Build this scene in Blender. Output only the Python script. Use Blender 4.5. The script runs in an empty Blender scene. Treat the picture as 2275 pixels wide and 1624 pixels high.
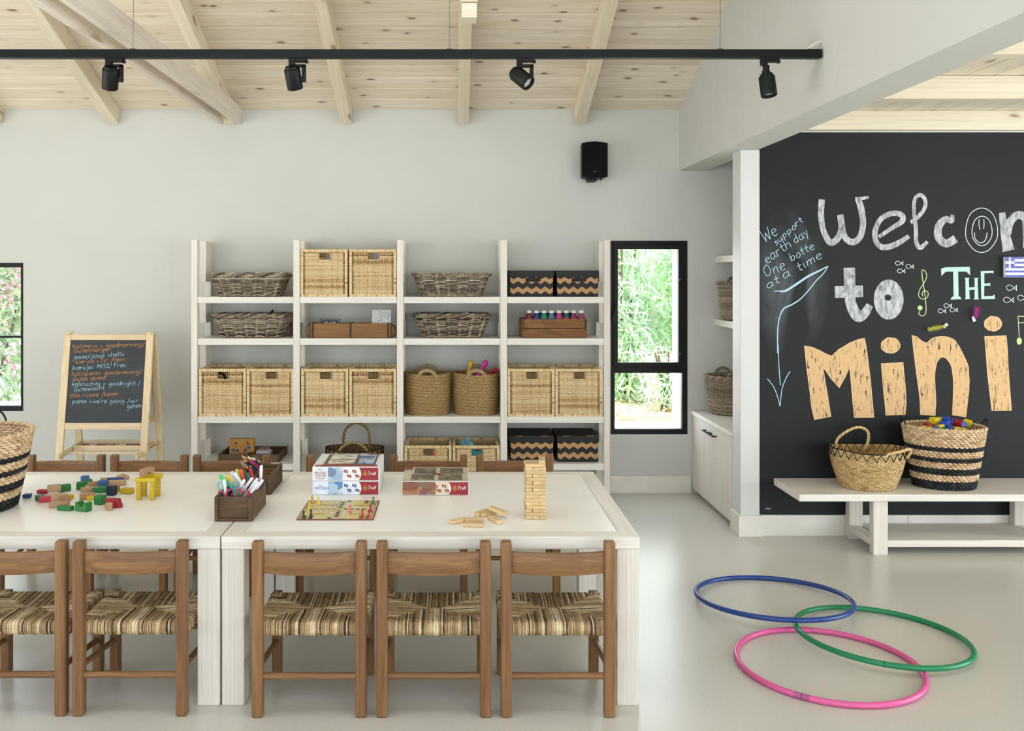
import bpy, bmesh, math, random
from mathutils import Vector, Matrix, noise
PI = math.pi
R = math.radians
random.seed(7)
scene = bpy.context.scene
COL = scene.collection

# ---------------------------------------------------------------- camera
F = 2000.0; VX, VY = 1005.0, 611.0; CH = 1.5
cam = bpy.data.cameras.new('camera'); cam_o = bpy.data.objects.new('camera', cam); COL.objects.link(cam_o)
cam.sensor_width = 36; cam.lens = F / 2275 * 36
cam.shift_x = (1137.5 - VX) / 2275; cam.shift_y = -(812 - VY) / 2275
cam_o.location = (0, 0, CH); cam_o.rotation_euler = (PI / 2, 0, 0)
cam.clip_start = .05; cam.clip_end = 200
scene.camera = cam_o

# ---------------------------------------------------------------- exposure, world, sun, daylight through the openings, added overhead fill
scene.view_settings.view_transform = 'Standard'; scene.view_settings.look = 'None'
scene.view_settings.exposure = -0.36; scene.view_settings.gamma = 1.0; scene.view_settings.use_curve_mapping = False
w = bpy.data.worlds.new('world'); scene.world = w; w.use_nodes = True
wn = w.node_tree.nodes; wl = w.node_tree.links
bg = wn['Background']; bg.inputs[1].default_value = 5.0
tc = wn.new('ShaderNodeTexCoord'); sp = wn.new('ShaderNodeSeparateXYZ'); rp = wn.new('ShaderNodeValToRGB')
wl.new(tc.outputs['Generated'], sp.inputs[0]); wl.new(sp.outputs['Z'], rp.inputs[0]); wl.new(rp.outputs[0], bg.inputs[0])
rp.color_ramp.elements[0].position = 0.0; rp.color_ramp.elements[0].color = (.95, .98, 1, 1)
rp.color_ramp.elements[1].position = .6; rp.color_ramp.elements[1].color = (.62, .78, 1, 1)

sun = bpy.data.lights.new('sun', 'SUN'); sun.energy = 17; sun.angle = R(2); sun.color = (1, .95, .86)
sun_o = bpy.data.objects.new('sun', sun); COL.objects.link(sun_o)
d = Vector((.72, -.06, -.70)); sun_o.rotation_euler = d.to_track_quat('-Z', 'Y').to_euler()

def area(name, loc, aim, sx, sy, power, col=(1, 1, 1)):
    l = bpy.data.lights.new(name, 'AREA'); l.shape = 'RECTANGLE'; l.size = sx; l.size_y = sy; l.energy = power; l.color = col
    o = bpy.data.objects.new(name, l); COL.objects.link(o); o.location = loc
    o.rotation_euler = (Vector(aim) - Vector(loc)).to_track_quat('-Z', 'Y').to_euler(); return o
# daylight entering by the glazed openings of the front wall and both side walls (see wall_front, wall_left, wall_far_right)
DAY = (.86, .935, 1)
area('daylight_front_left', (-2.6, -2.3, 1.5), (-2.6, 2.2, -.2), 2.6, 2.0, 21, DAY)
area('daylight_front_mid', (.4, -2.3, 1.5), (.4, 2.2, -.2), 2.2, 2.0, 18, DAY)
area('daylight_front_right', (4.1, -2.3, 1.3), (4.1, 1.4, -.3), 3.4, 1.9, 46, DAY)
area('daylight_side_right', (6.4, 2.6, 1.1), (1.5, 3.2, .9), 4.2, 1.8, 112, DAY)
area('daylight_side_left', (-4.9, 2.0, 1.5), (-.5, 2.6, 0), 3.6, 2.0, 44, DAY)
area('overhead_fill', (-.9, 1.7, 4.0), (-.9, 2.6, 0), 4.6, 2.2, 88, DAY)  # added fill lamp under the closed roof, brightens table tops and floor; no opening there
area('daylight_back_window', (1.36, 6.75, 1.15), (1.3, 4.9, 0), .75, 1.4, 17, DAY)
area('daylight_small_window', (-3.5, 6.75, 1.1), (-3.3, 4.8, 0), 1.0, 1.0, 8, DAY)

# ---------------------------------------------------------------- pixel helpers (read positions off the photograph once, at a known depth)
def PX(px, Y): return (px - VX) * Y / F
def PZ(py, Y): return CH - (py - VY) * Y / F
def at(px, py, Y): return Vector((PX(px, Y), Y, PZ(py, Y)))

# ---------------------------------------------------------------- mesh builder
class MB:
    def __init__(s): s.v = []; s.f = []; s.c = []; s.k = .5
    def add(s, vs, fs):
        b = len(s.v); s.v += [tuple(v) for v in vs]
        for f in fs: s.f.append([b + i for i in f]); s.c.append(s.k)
    def box(s, x0, x1, y0, y1, z0, z1, M=None):
        vs = [Vector((x, y, z)) for x in (x0, x1) for y in (y0, y1) for z in (z0, z1)]
        if M is not None: vs = [M @ v for v in vs]
        s.add(vs, [(0, 1, 3, 2), (4, 6, 7, 5), (0, 4, 5, 1), (2, 3, 7, 6), (0, 2, 6, 4), (1, 5, 7, 3)]); return s
    def cbox(s, c, size, rz=0, M=None):
        T = Matrix.Translation(c) @ (M if M is not None else Matrix.Rotation(rz, 4, 'Z'))
        a, b, d = size[0] / 2, size[1] / 2, size[2] / 2
        return s.box(-a, a, -b, b, -d, d, T)
    def beam(s, p0, p1, w, h, up=(0, 0, 1)):
        p0, p1 = Vector(p0), Vector(p1); d = (p1 - p0); L = d.length; d.normalize()
        u = Vector(up); x = d.cross(u).normalized(); u = x.cross(d)
        M = Matrix((x, d, u)).transposed().to_4x4(); M.translation = p0
        return s.box(-w / 2, w / 2, 0, L, -h / 2, h / 2, M)
    def tube(s, pts, r, n=8, closed=False, caps=True, flat=1.0, up=None):
        pts = [Vector(p) for p in pts]; N = len(pts); rs = r if isinstance(r, (list, tuple)) else [r] * N
        vs = []; pu = None
        for i, p in enumerate(pts):
            a = pts[(i - 1) % N] if closed or i > 0 else p
            b = pts[(i + 1) % N] if closed or i < N - 1 else p
            t = (b - a);
            if t.length < 1e-9: t = Vector((0, 0, 1))
            t.normalize()
            if up is not None: u = Vector(up)
            elif pu is None: u = Vector((0, 0, 1)) if abs(t.z) < .9 else Vector((1, 0, 0))
            else: u = pu
            x = t.cross(u)
            if x.length < 1e-6: x = t.cross(Vector((.3, 1, .2)))
            x.normalize(); u = x.cross(t); pu = u
            for j in range(n):
                an = 2 * PI * j / n
                vs.append(p + x * (rs[i] * flat * math.cos(an)) + u * (rs[i] * math.sin(an)))
        fs = []
        for i in range(N if closed else N - 1):
            i2 = (i + 1) % N
            for j in range(n):
                j2 = (j + 1) % n
                fs.append((i * n + j, i * n + j2, i2 * n + j2, i2 * n + j))
        if not closed and caps:
            fs.append(tuple(range(n - 1, -1, -1))); fs.append(tuple((N - 1) * n + j for j in range(n)))
        s.add(vs, fs); return s
    def cyl(s, p0, p1, r0, r1=None, n=16): return s.tube([p0, p1], [r0, r0 if r1 is None else r1], n)
    def lathe(s, prof, n=24, c=(0, 0, 0), sx=1, sy=1, M=None, cap=True):
        vs = []
        for r, z in prof:
            for j in range(n):
                an = 2 * PI * j / n; v = Vector((r * sx * math.cos(an), r * sy * math.sin(an), z))
                if M is not None: v = M @ v
                vs.append(v + Vector(c))
        fs = []
        for i in range(len(prof) - 1):
            for j in range(n):
                j2 = (j + 1) % n; fs.append((i * n + j, i * n + j2, (i + 1) * n + j2, (i + 1) * n + j))
        if cap:
            fs.append(tuple(range(n - 1, -1, -1))); b = (len(prof) - 1) * n; fs.append(tuple(b + j for j in range(n)))
        s.add(vs, fs); return s
    def prism(s, poly, fn, h0, h1):
        n = len(poly)
        vs = [fn(u, v, h0) for u, v in poly] + [fn(u, v, h1) for u, v in poly]
        fs = [tuple(range(n)), tuple(range(2 * n - 1, n - 1, -1))] + [(i, i + n, (i + 1) % n + n, (i + 1) % n) for i in range(n)]
        s.add(vs, fs); return s
    def flat(s, poly, fn, h=0):
        s.add([fn(u, v, h) for u, v in poly], [tuple(range(len(poly)))]); return s
    def ribbon(s, pts, wd, fn, h=0, closed=False):
        N = len(pts)
        if N < 2: return s
        ws = wd if isinstance(wd, (list, tuple)) else [wd] * N
        vs = []
        for i, (x, y) in enumerate(pts):
            a = pts[(i - 1) % N] if closed or i > 0 else pts[i]
            b = pts[(i + 1) % N] if closed or i < N - 1 else pts[i]
            dx, dy = b[0] - a[0], b[1] - a[1]; L = math.hypot(dx, dy) or 1
            nx, ny = -dy / L * ws[i] / 2, dx / L * ws[i] / 2
            vs += [fn(x + nx, y + ny, h + i * 8e-6), fn(x - nx, y - ny, h + i * 8e-6)]
        fs = [(2 * i, 2 * i + 1, (2 * i + 3) % (2 * N), (2 * i + 2) % (2 * N)) for i in range(N if closed else N - 1)]
        s.add(vs, fs); return s
    def ball(s, c, r, seg=12, rings=8, sc=(1, 1, 1), M=None):
        prof = [(max(1e-4, r * math.sin(PI * i / rings)), -r * math.cos(PI * i / rings)) for i in range(rings + 1)]
        S = Matrix.Diagonal((sc[0], sc[1], sc[2], 1))
        return s.lathe(prof, seg, c, M=(M @ S if M is not None else S))

def make_mesh(name, mb, bevel=0, smooth=None, seg=2):
    me = bpy.data.meshes.new(name); me.from_pydata(mb.v, [], mb.f)
    if bevel:
        bm = bmesh.new(); bm.from_mesh(me); bm.normal_update()
        es = [e for e in bm.edges if len(e.link_faces) == 2 and e.calc_face_angle(0) > R(28)]
        bmesh.ops.bevel(bm, geom=es, offset=bevel, segments=seg, affect='EDGES', profile=.5, clamp_overlap=True)
        bm.to_mesh(me); bm.free()
    elif len(set(mb.c)) > 1:
        a = me.attributes.new('tone', 'FLOAT', 'FACE'); a.data.foreach_set('value', mb.c)
    if smooth is not None:
        me.polygons.foreach_set('use_smooth', [True] * len(me.polygons)); me.set_sharp_from_angle(angle=R(smooth))
    me.update(); return me

def link(name, me, mat, parent=None, loc=None, rot=None):
    o = bpy.data.objects.new(name, me); COL.objects.link(o)
    if mat is not None and len(me.materials) == 0: me.materials.append(mat)
    if parent is not None: o.parent = parent
    if loc is not None: o.location = loc
    if rot is not None: o.rotation_euler = rot
    return o
def part(name, mb, mat, parent, bevel=0, smooth=None, label=None, kind=None, loc=None, rot=None, seg=2):
    me = mb if isinstance(mb, bpy.types.Mesh) else make_mesh(name, mb, bevel, smooth, seg)
    o = link(name, me, mat, parent, loc, rot)
    if label: o['label'] = label
    if kind: o['kind'] = kind
    return o
def tag(o, label, cat, group=None, kind=None):
    o['label'] = label; o['category'] = cat
    if group: o['group'] = group
    if kind: o['kind'] = kind
    return o
def thing(name, label, cat, loc=(0, 0, 0), rz=0, group=None):
    o = bpy.data.objects.new(name, None); COL.objects.link(o); o.empty_display_size = .05
    o.location = loc; o.rotation_euler = (0, 0, rz); return tag(o, label, cat, group)
def solo(name, mb, mat, label, cat, group=None, loc=(0, 0, 0), rot=None, bevel=0, smooth=None, kind=None):
    o = part(name, mb, mat, None, bevel, smooth, loc=loc, rot=rot); return tag(o, label, cat, group, kind)
def struct(name, mb, mat, bevel=0, smooth=None, label=None):
    o = part(name, mb, mat, None, bevel, smooth); o['kind'] = 'structure'
    if label: o['label'] = label
    return o
KIDS = {}
def children(o):
    return [c for c in bpy.data.objects if c.parent == o]
def dup(root, loc, rz, label, group=None, rot=None):
    kids = children(root)
    r = root.copy(); COL.objects.link(r); r.location = loc
    r.rotation_euler = rot if rot is not None else (0, 0, rz); r['label'] = label
    if group: r['group'] = group
    for ch in kids:
        sub = children(ch)
        c = ch.copy(); COL.objects.link(c); c.parent = r
        for g in sub:
            e = g.copy(); COL.objects.link(e); e.parent = c
    return r
def smooth_pts(p, k=5, closed=False):
    p = [Vector(q) for q in p]; n = len(p)
    if n < 3: return p
    out = []
    for i in range(n if closed else n - 1):
        p0 = p[(i - 1) % n] if closed or i > 0 else p[i]; p1 = p[i]; p2 = p[(i + 1) % n]
        p3 = p[(i + 2) % n] if closed or i < n - 2 else p[(i + 1) % n]
        for j in range(k):
            t = j / k
            out.append(.5 * ((2 * p1) + (p2 - p0) * t + (2 * p0 - 5 * p1 + 4 * p2 - p3) * t * t + (3 * p1 - p0 - 3 * p2 + p3) * t ** 3))
    if not closed: out.append(p[-1])
    return out
def text_mesh(txt, size, fn, bold=0.0, align='LEFT', depth=0):
    cu = bpy.data.curves.new('txt', 'FONT'); cu.body = txt; cu.size = size; cu.align_x = align; cu.offset = bold; cu.resolution_u = 2
    o = bpy.data.objects.new('txt', cu); COL.objects.link(o)
    dg = bpy.context.evaluated_depsgraph_get(); me = bpy.data.meshes.new_from_object(o.evaluated_get(dg))
    mb = MB(); mb.add([fn(v.co.x, v.co.y, 0) for v in me.vertices], [tuple(p.vertices) for p in me.polygons])
    bpy.data.objects.remove(o); bpy.data.curves.remove(cu); bpy.data.meshes.remove(me); return mb
# ---------------------------------------------------------------- materials
def lin(h):
    h = h.lstrip('#'); o = []
    for i in (0, 2, 4):
        c = int(h[i:i + 2], 16) / 255; o.append(c / 12.92 if c <= .04045 else ((c + .055) / 1.055) ** 2.4)
    return (o[0], o[1], o[2], 1)
def newmat(name):
    m = bpy.data.materials.new(name); m.use_nodes = True
    nt = m.node_tree; return m, nt.nodes, nt.links, nt.nodes['Principled BSDF']
def node(ns, t, **kw):
    n = ns.new(t)
    for k, v in kw.items():
        if k.startswith('i_'):
            n.inputs[int(k[2:])].default_value = v
        else: setattr(n, k, v)
    return n
def mix(ns, ls, a, b, fac, blend='MIX'):
    n = ns.new('ShaderNodeMix'); n.data_type = 'RGBA'; n.blend_type = blend
    for sock, val in ((n.inputs[0], fac), (n.inputs[6], a), (n.inputs[7], b)):
        if hasattr(val, 'links') or isinstance(val, bpy.types.NodeSocket): ls.new(val, sock)
        else: sock.default_value = val
    return n.outputs[2]
def ramp(ns, ls, fac, stops):
    n = ns.new('ShaderNodeValToRGB'); e = n.color_ramp.elements
    while len(e) > len(stops): e.remove(e[-1])
    while len(e) < len(stops): e.new(1)
    for el, (p, c) in zip(e, stops): el.position = p; el.color = c if len(c) == 4 else (*c, 1)
    ls.new(fac, n.inputs[0]); return n.outputs[0]
def coords(ns, ls, scale, rnd=True, rot=(0, 0, 0)):
    t = ns.new('ShaderNodeTexCoord'); mp = ns.new('ShaderNodeMapping'); mp.inputs[3].default_value = scale; mp.inputs[2].default_value = rot
    if rnd:
        oi = ns.new('ShaderNodeObjectInfo'); ml = ns.new('ShaderNodeVectorMath'); ml.operation = 'MULTIPLY_ADD'
        ls.new(oi.outputs['Random'], ml.inputs[0]); ml.inputs[1].default_value = (7.3, 11.7, 5.1); ls.new(t.outputs['Object'], ml.inputs[2])
        ls.new(ml.outputs[0], mp.inputs[0])
    else: ls.new(t.outputs['Object'], mp.inputs[0])
    return mp.outputs[0]
def noisetex(ns, ls, vec, scale=1, detail=4, dist=0, rough=.5):
    n = ns.new('ShaderNodeTexNoise'); n.inputs['Scale'].default_value = scale; n.inputs['Detail'].default_value = detail
    n.inputs['Distortion'].default_value = dist; n.inputs['Roughness'].default_value = rough; ls.new(vec, n.inputs['Vector']); return n.outputs[0]
def bump(ns, ls, b, h, strength=.2, dist=.002):
    n = ns.new('ShaderNodeBump'); n.inputs['Strength'].default_value = strength; n.inputs['Distance'].default_value = dist
    ls.new(h, n.inputs['Height']); ls.new(n.outputs[0], b.inputs['Normal'])
_C = {}
def plain(hexc, rough=.5, metal=0, spec=.5, noise_amt=.06, nscale=25, name=None, bmp=0, trans=0, emit=0):
    key = ('p', hexc, rough, metal, spec, noise_amt, nscale, bmp, trans, emit)
    if key in _C: return _C[key]
    m, ns, ls, b = newmat(name or 'paint_' + hexc)
    c = lin(hexc)
    v = noisetex(ns, ls, coords(ns, ls, (1, 1, 1)), nscale, 4)
    lo = tuple(x * (1 - noise_amt * 1.6) for x in c[:3]) + (1,); hi = tuple(min(1, x * (1 + noise_amt)) for x in c[:3]) + (1,)
    ls.new(ramp(ns, ls, v, [(.3, lo), (.7, hi)]), b.inputs['Base Color'])
    b.inputs['Roughness'].default_value = rough; b.inputs['Metallic'].default_value = metal; b.inputs['Specular IOR Level'].default_value = spec
    if trans: b.inputs['Transmission Weight'].default_value = trans
    if emit: b.inputs['Emission Color'].default_value = c; b.inputs['Emission Strength'].default_value = emit
    if bmp: bump(ns, ls, b, v, bmp, .002)
    _C[key] = m; return m
def wood(name, c1, c2, axis='X', rough=.55, along=1.0, across=14, knots=None, kscale=(6, 14), var=.12, mid=None, bmp=.12, spec=.4, dark=None):
    m, ns, ls, b = newmat(name)
    ai = 'XYZ'.index(axis)
    def sc(a, c): s = [c, c, c]; s[ai] = a; return tuple(s)
    v1 = noisetex(ns, ls, coords(ns, ls, sc(along, across)), 1, 5, .9, .6)
    v2 = noisetex(ns, ls, coords(ns, ls, sc(along * 2.5, across * 9)), 1, 3, .2)
    stops = [(.25, lin(c1)), (.75, lin(c2))] if not mid else [(.2, lin(c1)), (.5, lin(mid)), (.8, lin(c2))]
    col = ramp(ns, ls, v1, stops)
    g = ramp(ns, ls, v2, [(.35, (.84, .83, .82)), (.62, (1, 1, 1))])
    col = mix(ns, ls, col, g, .8, 'MULTIPLY')
    if knots:
        vo = ns.new('ShaderNodeTexVoronoi'); vo.inputs['Scale'].default_value = 1
        cv = coords(ns, ls, sc(*kscale)); nz = noisetex(ns, ls, cv, 1.6, 2)
        ad = ns.new('ShaderNodeVectorMath'); ad.operation = 'MULTIPLY_ADD'; ls.new(nz, ad.inputs[0]); ad.inputs[1].default_value = (.25, .25, .25); ls.new(cv, ad.inputs[2])
        ls.new(ad.outputs[0], vo.inputs['Vector'])
        k = ramp(ns, ls, vo.outputs['Distance'], [(.03, (1, 1, 1)), (.10, (.75, .75, .75)), (.16, (.12, .12, .12)), (.3, (0, 0, 0))])
        col = mix(ns, ls, col, lin(knots), k)
    if dark:
        v3 = noisetex(ns, ls, coords(ns, ls, sc(2.5, 5)), 1, 6, 1.2, .7)
        k = ramp(ns, ls, v3, [(.5, (0, 0, 0)), (.68, (1, 1, 1))]); col = mix(ns, ls, col, lin(dark), k)
    oi = ns.new('ShaderNodeObjectInfo'); mr = ns.new('ShaderNodeMapRange'); ls.new(oi.outputs['Random'], mr.inputs[0])
    mr.inputs[3].default_value = 1 - var; mr.inputs[4].default_value = 1 + var * .6
    hs = ns.new('ShaderNodeHueSaturation'); ls.new(col, hs.inputs['Color']); ls.new(mr.outputs[0], hs.inputs['Value'])
    ls.new(hs.outputs[0], b.inputs['Base Color'])
    b.inputs['Roughness'].default_value = rough; b.inputs['Specular IOR Level'].default_value = spec
    if bmp: bump(ns, ls, b, v2, bmp, .0015)
    return m
def toned(name, stops, rough=.75, nscale=60, nz=.25, axis=None, spec=.3):
    """colour from the per-strand 'tone' attribute plus fine noise"""
    m, ns, ls, b = newmat(name)
    at_ = ns.new('ShaderNodeAttribute'); at_.attribute_name = 'tone'
    v = noisetex(ns, ls, coords(ns, ls, (1, 1, 1)), nscale, 3)
    ma = ns.new('ShaderNodeMath'); ma.operation = 'MULTIPLY_ADD'; ls.new(v, ma.inputs[0]); ma.inputs[1].default_value = nz * 2
    sb = ns.new('ShaderNodeMath'); sb.operation = 'SUBTRACT'; ls.new(at_.outputs['Fac'], sb.inputs[0]); sb.inputs[1].default_value = nz
    ls.new(sb.outputs[0], ma.inputs[2])
    ls.new(ramp(ns, ls, ma.outputs[0], [(p, lin(c)) for p, c in stops]), b.inputs['Base Color'])
    b.inputs['Roughness'].default_value = rough; b.inputs['Specular IOR Level'].default_value = spec
    return m
def chalk(name, hexc, under='26282b', cover=.35, scale=(60, 60, 18), rot=0, soft=.2):
    """chalk rubbed on black paint: streaks of chalk colour with the black showing between"""
    m, ns, ls, b = newmat(name)
    v = noisetex(ns, ls, coords(ns, ls, scale, True, (0, rot, 0)), 1, 4, .8, .65)
    k = ramp(ns, ls, v, [(cover, (0, 0, 0)), (min(1, cover + soft), (1, 1, 1))])
    ls.new(mix(ns, ls, lin(under), lin(hexc), k), b.inputs['Base Color']); b.inputs['Roughness'].default_value = .9
    b.inputs['Specular IOR Level'].default_value = .1
    return m

M_WALL = plain('d0d0c9', .85, noise_amt=.012, nscale=3, name='white_plaster', bmp=.02, spec=.2)
M_REVEAL = plain('ffffff', .8, noise_amt=.01, nscale=3, name='white_outer_render')
M_TRIM = plain('e6e2d8', .5, noise_amt=.03, nscale=8, name='white_trim_paint')
M_COLUMN = plain('d9d9d6', .5, noise_amt=.01, nscale=8, name='white_column_paint')
M_BLACK = plain('080808', .5, spec=.3, noise_amt=.05, nscale=80, name='black_powder_coat')
M_SPEAKER = plain('050505', .8, spec=.2, noise_amt=.3, nscale=400, name='black_speaker_cloth')
M_PINE = wood('whitewashed_pine_planks', 'dfcdb3', 'f7ecd9', 'X', .6, .8, 16, '7d5f43', (5, 12), .10)
M_GROOVE = plain('6e5a42', .9, name='dark_groove_backing')
M_PINE_Y = wood('whitewashed_pine_boards_along', 'ece0c8', 'f6ecd8', 'Y', .6, .8, 16, 'a58560', (3, 9), .05)
M_RAFT = wood('pale_rafter_timber', 'e0d0b4', 'f2e7d0', 'Y', .6, .7, 12, '98754f', (3, 8), .07)
M_RAFT_X = wood('pale_beam_timber', 'efe2c8', 'f8eed8', 'X', .6, .7, 10, '9a7850', (3, 8), .05)
M_TIE = wood('whitewashed_tie_timber', 'ddd2c2', 'eee4d6', 'Y', .6, .7, 14, 'b59e84', (2, 7), .04)
M_WX = wood('whitewashed_wood_x', 'e2dbd0', 'f1ece2', 'X', .5, .9, 18, None, var=.03, bmp=.08)
M_WY = wood('whitewashed_wood_y', 'e2dbd0', 'f1ece2', 'Y', .5, .9, 18, None, var=.03, bmp=.08)
M_WZ = wood('whitewashed_wood_z', 'ddd5ca', 'eee7dd', 'Z', .5, .9, 18, None, var=.03, bmp=.08)
M_TOP = plain('faf8f0', .33, noise_amt=.02, nscale=4, name='cream_tabletop', spec=.45)
M_SHX = wood('white_shelf_wood_x', 'e6e1d6', 'f2eee5', 'X', .5, .9, 16, None, var=.02, bmp=.05)
M_SHZ = wood('white_shelf_wood_z', 'e4ddd0', 'f0eae0', 'Z', .5, .9, 16, None, var=.03, bmp=.05)
M_OAKZ = wood('oiled_oak_z', '65452a', 'a67c50', 'Z', .42, 2.2, 48, None, var=.13, mid='855f3b', bmp=.1)
M_OAKX = wood('oiled_oak_x', '65452a', 'a67c50', 'X', .42, 2.2, 48, None, var=.13, mid='855f3b', bmp=.1)
M_OAKY = wood('oiled_oak_y', '65452a', 'a67c50', 'Y', .42, 2.2, 48, None, var=.13, mid='855f3b', bmp=.1)
M_EASEL = wood('easel_pine_z', 'd8bd92', 'ecd8b2', 'Z', .5, 1.2, 24, None, var=.05)
M_EASELX = wood('easel_pine_x', 'd8bd92', 'ecd8b2', 'X', .5, 1.2, 24, None, var=.05)
M_MOULD = wood('old_brown_mould_wood', '4a3826', '7a6146', 'X', .75, 2, 18, None, var=.12, mid='604a34', bmp=.5, dark='33271b')
M_MOULDY = wood('old_brown_mould_wood_y', '4a3826', '7c6348', 'Y', .75, 2, 18, None, var=.12, mid='604a34', bmp=.5, dark='33271b')
M_CRATE = wood('warm_brown_crate_wood', '6a4427', 'a0723f', 'X', .65, 2, 20, None, var=.08, mid='85592f', bmp=.5, dark='3d2716')
M_LONGBOX = wood('warm_brown_long_box', '75512e', 'a87c4c', 'X', .65, 1.5, 14, None, var=.05, mid='8d653b', bmp=.4)
M_JENGA = wood('pale_block_wood', 'c9a773', 'e6cb9c', 'X', .6, 3, 40, None, var=.12, bmp=.2)
M_RUSH = toned('woven_rush', [(.0, '4a3a28'), (.3, '8a7150'), (.6, 'b59a72'), (.85, 'd8c39c'), (1, 'ecdfc0')], .7, 45, .3)
M_GREYW = toned('grey_brown_willow', [(.0, '40362b'), (.35, '75685a'), (.65, '9c8d78'), (1, 'c4b69e')], .7, 60, .25)
M_WICK = toned('honey_rattan', [(.0, '7d5b34'), (.25, 'bf9d6c'), (.6, 'e6cc9c'), (1, 'f6e6c2')], .6, 50, .2)
M_WICKF = toned('honey_rattan_wrap', [(.0, '74532c'), (.25, 'bb9863'), (.6, 'e2c897'), (1, 'f2e0b8')], .6, 50, .15)
M_ROPE = toned('seagrass_rope', [(.0, '5e4828'), (.4, '8a6f45'), (.7, 'a98d5c'), (1, 'd0b680')], .6, 130, .3)
M_ROPEH = plain('a78c66', .8, noise_amt=.3, nscale=160, name='wrapped_jute_cord', bmp=.6)
M_NAT = toned('natural_water_hyacinth', [(.0, '9d7d57'), (.4, 'c3a37c'), (.7, 'd9bd98'), (1, 'e8d2b0')], .7, 50, .2)
M_BLKW = toned('black_dyed_weave', [(.0, '0d0d0e'), (.6, '202124'), (1, '3a3b3e')], .6, 50, .2)
M_STRAW = toned('palm_straw', [(.0, '92703f'), (.35, 'bf9c63'), (.7, 'dac08b'), (1, 'efdcb0')], .65, 60, .25)
M_STRAWD = toned('darker_palm_straw', [(.0, '5e4526'), (.35, '86683f'), (.7, 'a88a58'), (1, 'c7ab78')], .65, 60, .25)
M_THREAD = plain('101012', .8, name='black_thread')
M_KRAFT = plain('b98f63', .8, noise_amt=.02, name='kraft_print')
M_BOXBLK = plain('1d1c1c', .7, noise_amt=.03, name='black_card_board')
M_METAL = plain('6b6f73', .35, .9, name='dull_steel')
M_STRAP = plain('463a2f', .55, .5, noise_amt=.3, name='rusty_iron_strap')

def mk_floor():
    m, ns, ls, b = newmat('polished_concrete_floor')
    v1 = noisetex(ns, ls, coords(ns, ls, (1, 1, 1), False), .45, 2, 0)
    v2 = noisetex(ns, ls, coords(ns, ls, (1, 1, 1), False), 160, 2)
    col = ramp(ns, ls, v1, [(.1, lin('c9c6bb')), (.9, lin('d6d4cb'))])
    g = ramp(ns, ls, v2, [(.35, (.9, .9, .88)), (.55, (1, 1, 1)), (.72, (1.0, 1, 1))])
    ls.new(mix(ns, ls, col, g, .7, 'MULTIPLY'), b.inputs['Base Color'])
    b.inputs['Roughness'].default_value = .27
    b.inputs['Specular IOR Level'].default_value = .5; return m
M_FLOOR = mk_floor()
def mk_board():
    m, ns, ls, b = newmat('matt_black_chalkboard_paint')
    v = noisetex(ns, ls, coords(ns, ls, (1, 1, 1), False), 1.2, 4, .4)
    col = ramp(ns, ls, v, [(.3, lin('17191b')), (.75, lin('1e2022'))])
    # rubbed-out chalk cloud at the left of the board
    t = ns.new('ShaderNodeTexCoord'); mp = ns.new('ShaderNodeMapping'); ls.new(t.outputs['Object'], mp.inputs[0])
    mp.inputs[1].default_value = (-1.95 * 2.6, 0, -1.45 * 1.35); mp.inputs[3].default_value = (2.6, 0.001, 1.35)
    ln = ns.new('ShaderNodeVectorMath'); ln.operation = 'LENGTH'; ls.new(mp.outputs[0], ln.inputs[0])
    k = ramp(ns, ls, ln.outputs[1], [(.1, (.8, .8, .8)), (.6, (0, 0, 0))])
    v2 = noisetex(ns, ls, coords(ns, ls, (5, 1, 2.2), False, (0, .5, 0)), 1, 5, 1.2)
    k2 = ramp(ns, ls, v2, [(.42, (0, 0, 0)), (.75, (1, 1, 1))])
    kk = mix(ns, ls, k, k2, 1, 'MULTIPLY')
    ls.new(mix(ns, ls, col, lin('7d858c'), kk), b.inputs['Base Color'])
    b.inputs['Roughness'].default_value = .6; b.inputs['Specular IOR Level'].default_value = .3; return m
M_BOARD = mk_board()
M_SLATE = plain('2e3235', .6, noise_amt=.15, nscale=9, name='easel_chalkboard_paint')
def mk_glass():
    m, ns, ls, b = newmat('window_glass')
    tr = ns.new('ShaderNodeBsdfTransparent'); gl = ns.new('ShaderNodeBsdfGlossy'); gl.inputs['Roughness'].default_value = .02
    mx = ns.new('ShaderNodeMixShader'); mx.inputs[0].default_value = .012; ls.new(tr.outputs[0], mx.inputs[1]); ls.new(gl.outputs[0], mx.inputs[2])
    ls.new(mx.outputs[0], ns['Material Output'].inputs[0]); return m
M_GLASS = mk_glass()
def mk_leaf(name, cols):
    m, ns, ls, b = newmat(name)
    at_ = ns.new('ShaderNodeAttribute'); at_.attribute_name = 'tone'
    c = ramp(ns, ls, at_.outputs['Fac'], [(i / (len(cols) - 1), lin(x)) for i, x in enumerate(cols)])
    ls.new(c, b.inputs['Base Color']); b.inputs['Roughness'].default_value = .45
    b.inputs['Specular IOR Level'].default_value = .4
    tl = ns.new('ShaderNodeBsdfTranslucent'); ls.new(c, tl.inputs[0]); mx = ns.new('ShaderNodeMixShader'); mx.inputs[0].default_value = .4
    ls.new(b.outputs[0], mx.inputs[1]); ls.new(tl.outputs[0], mx.inputs[2]); ls.new(mx.outputs[0], ns['Material Output'].inputs[0]); return m
M_LEAF = mk_leaf('oleander_leaf', ['6f9458', 'a8c890', 'd8ecc8', 'cbe8d6'])
M_PETAL = mk_leaf('pink_petal', ['ee86ae', 'f8bcd0', 'fde4ea'])
M_DRY = mk_leaf('dry_leaf', ['9a7448', 'c9a878', 'ead2ac'])
M_SOIL = plain('cdbfa6', .9, noise_amt=.2, nscale=6, name='pale_sandy_ground')
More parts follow.
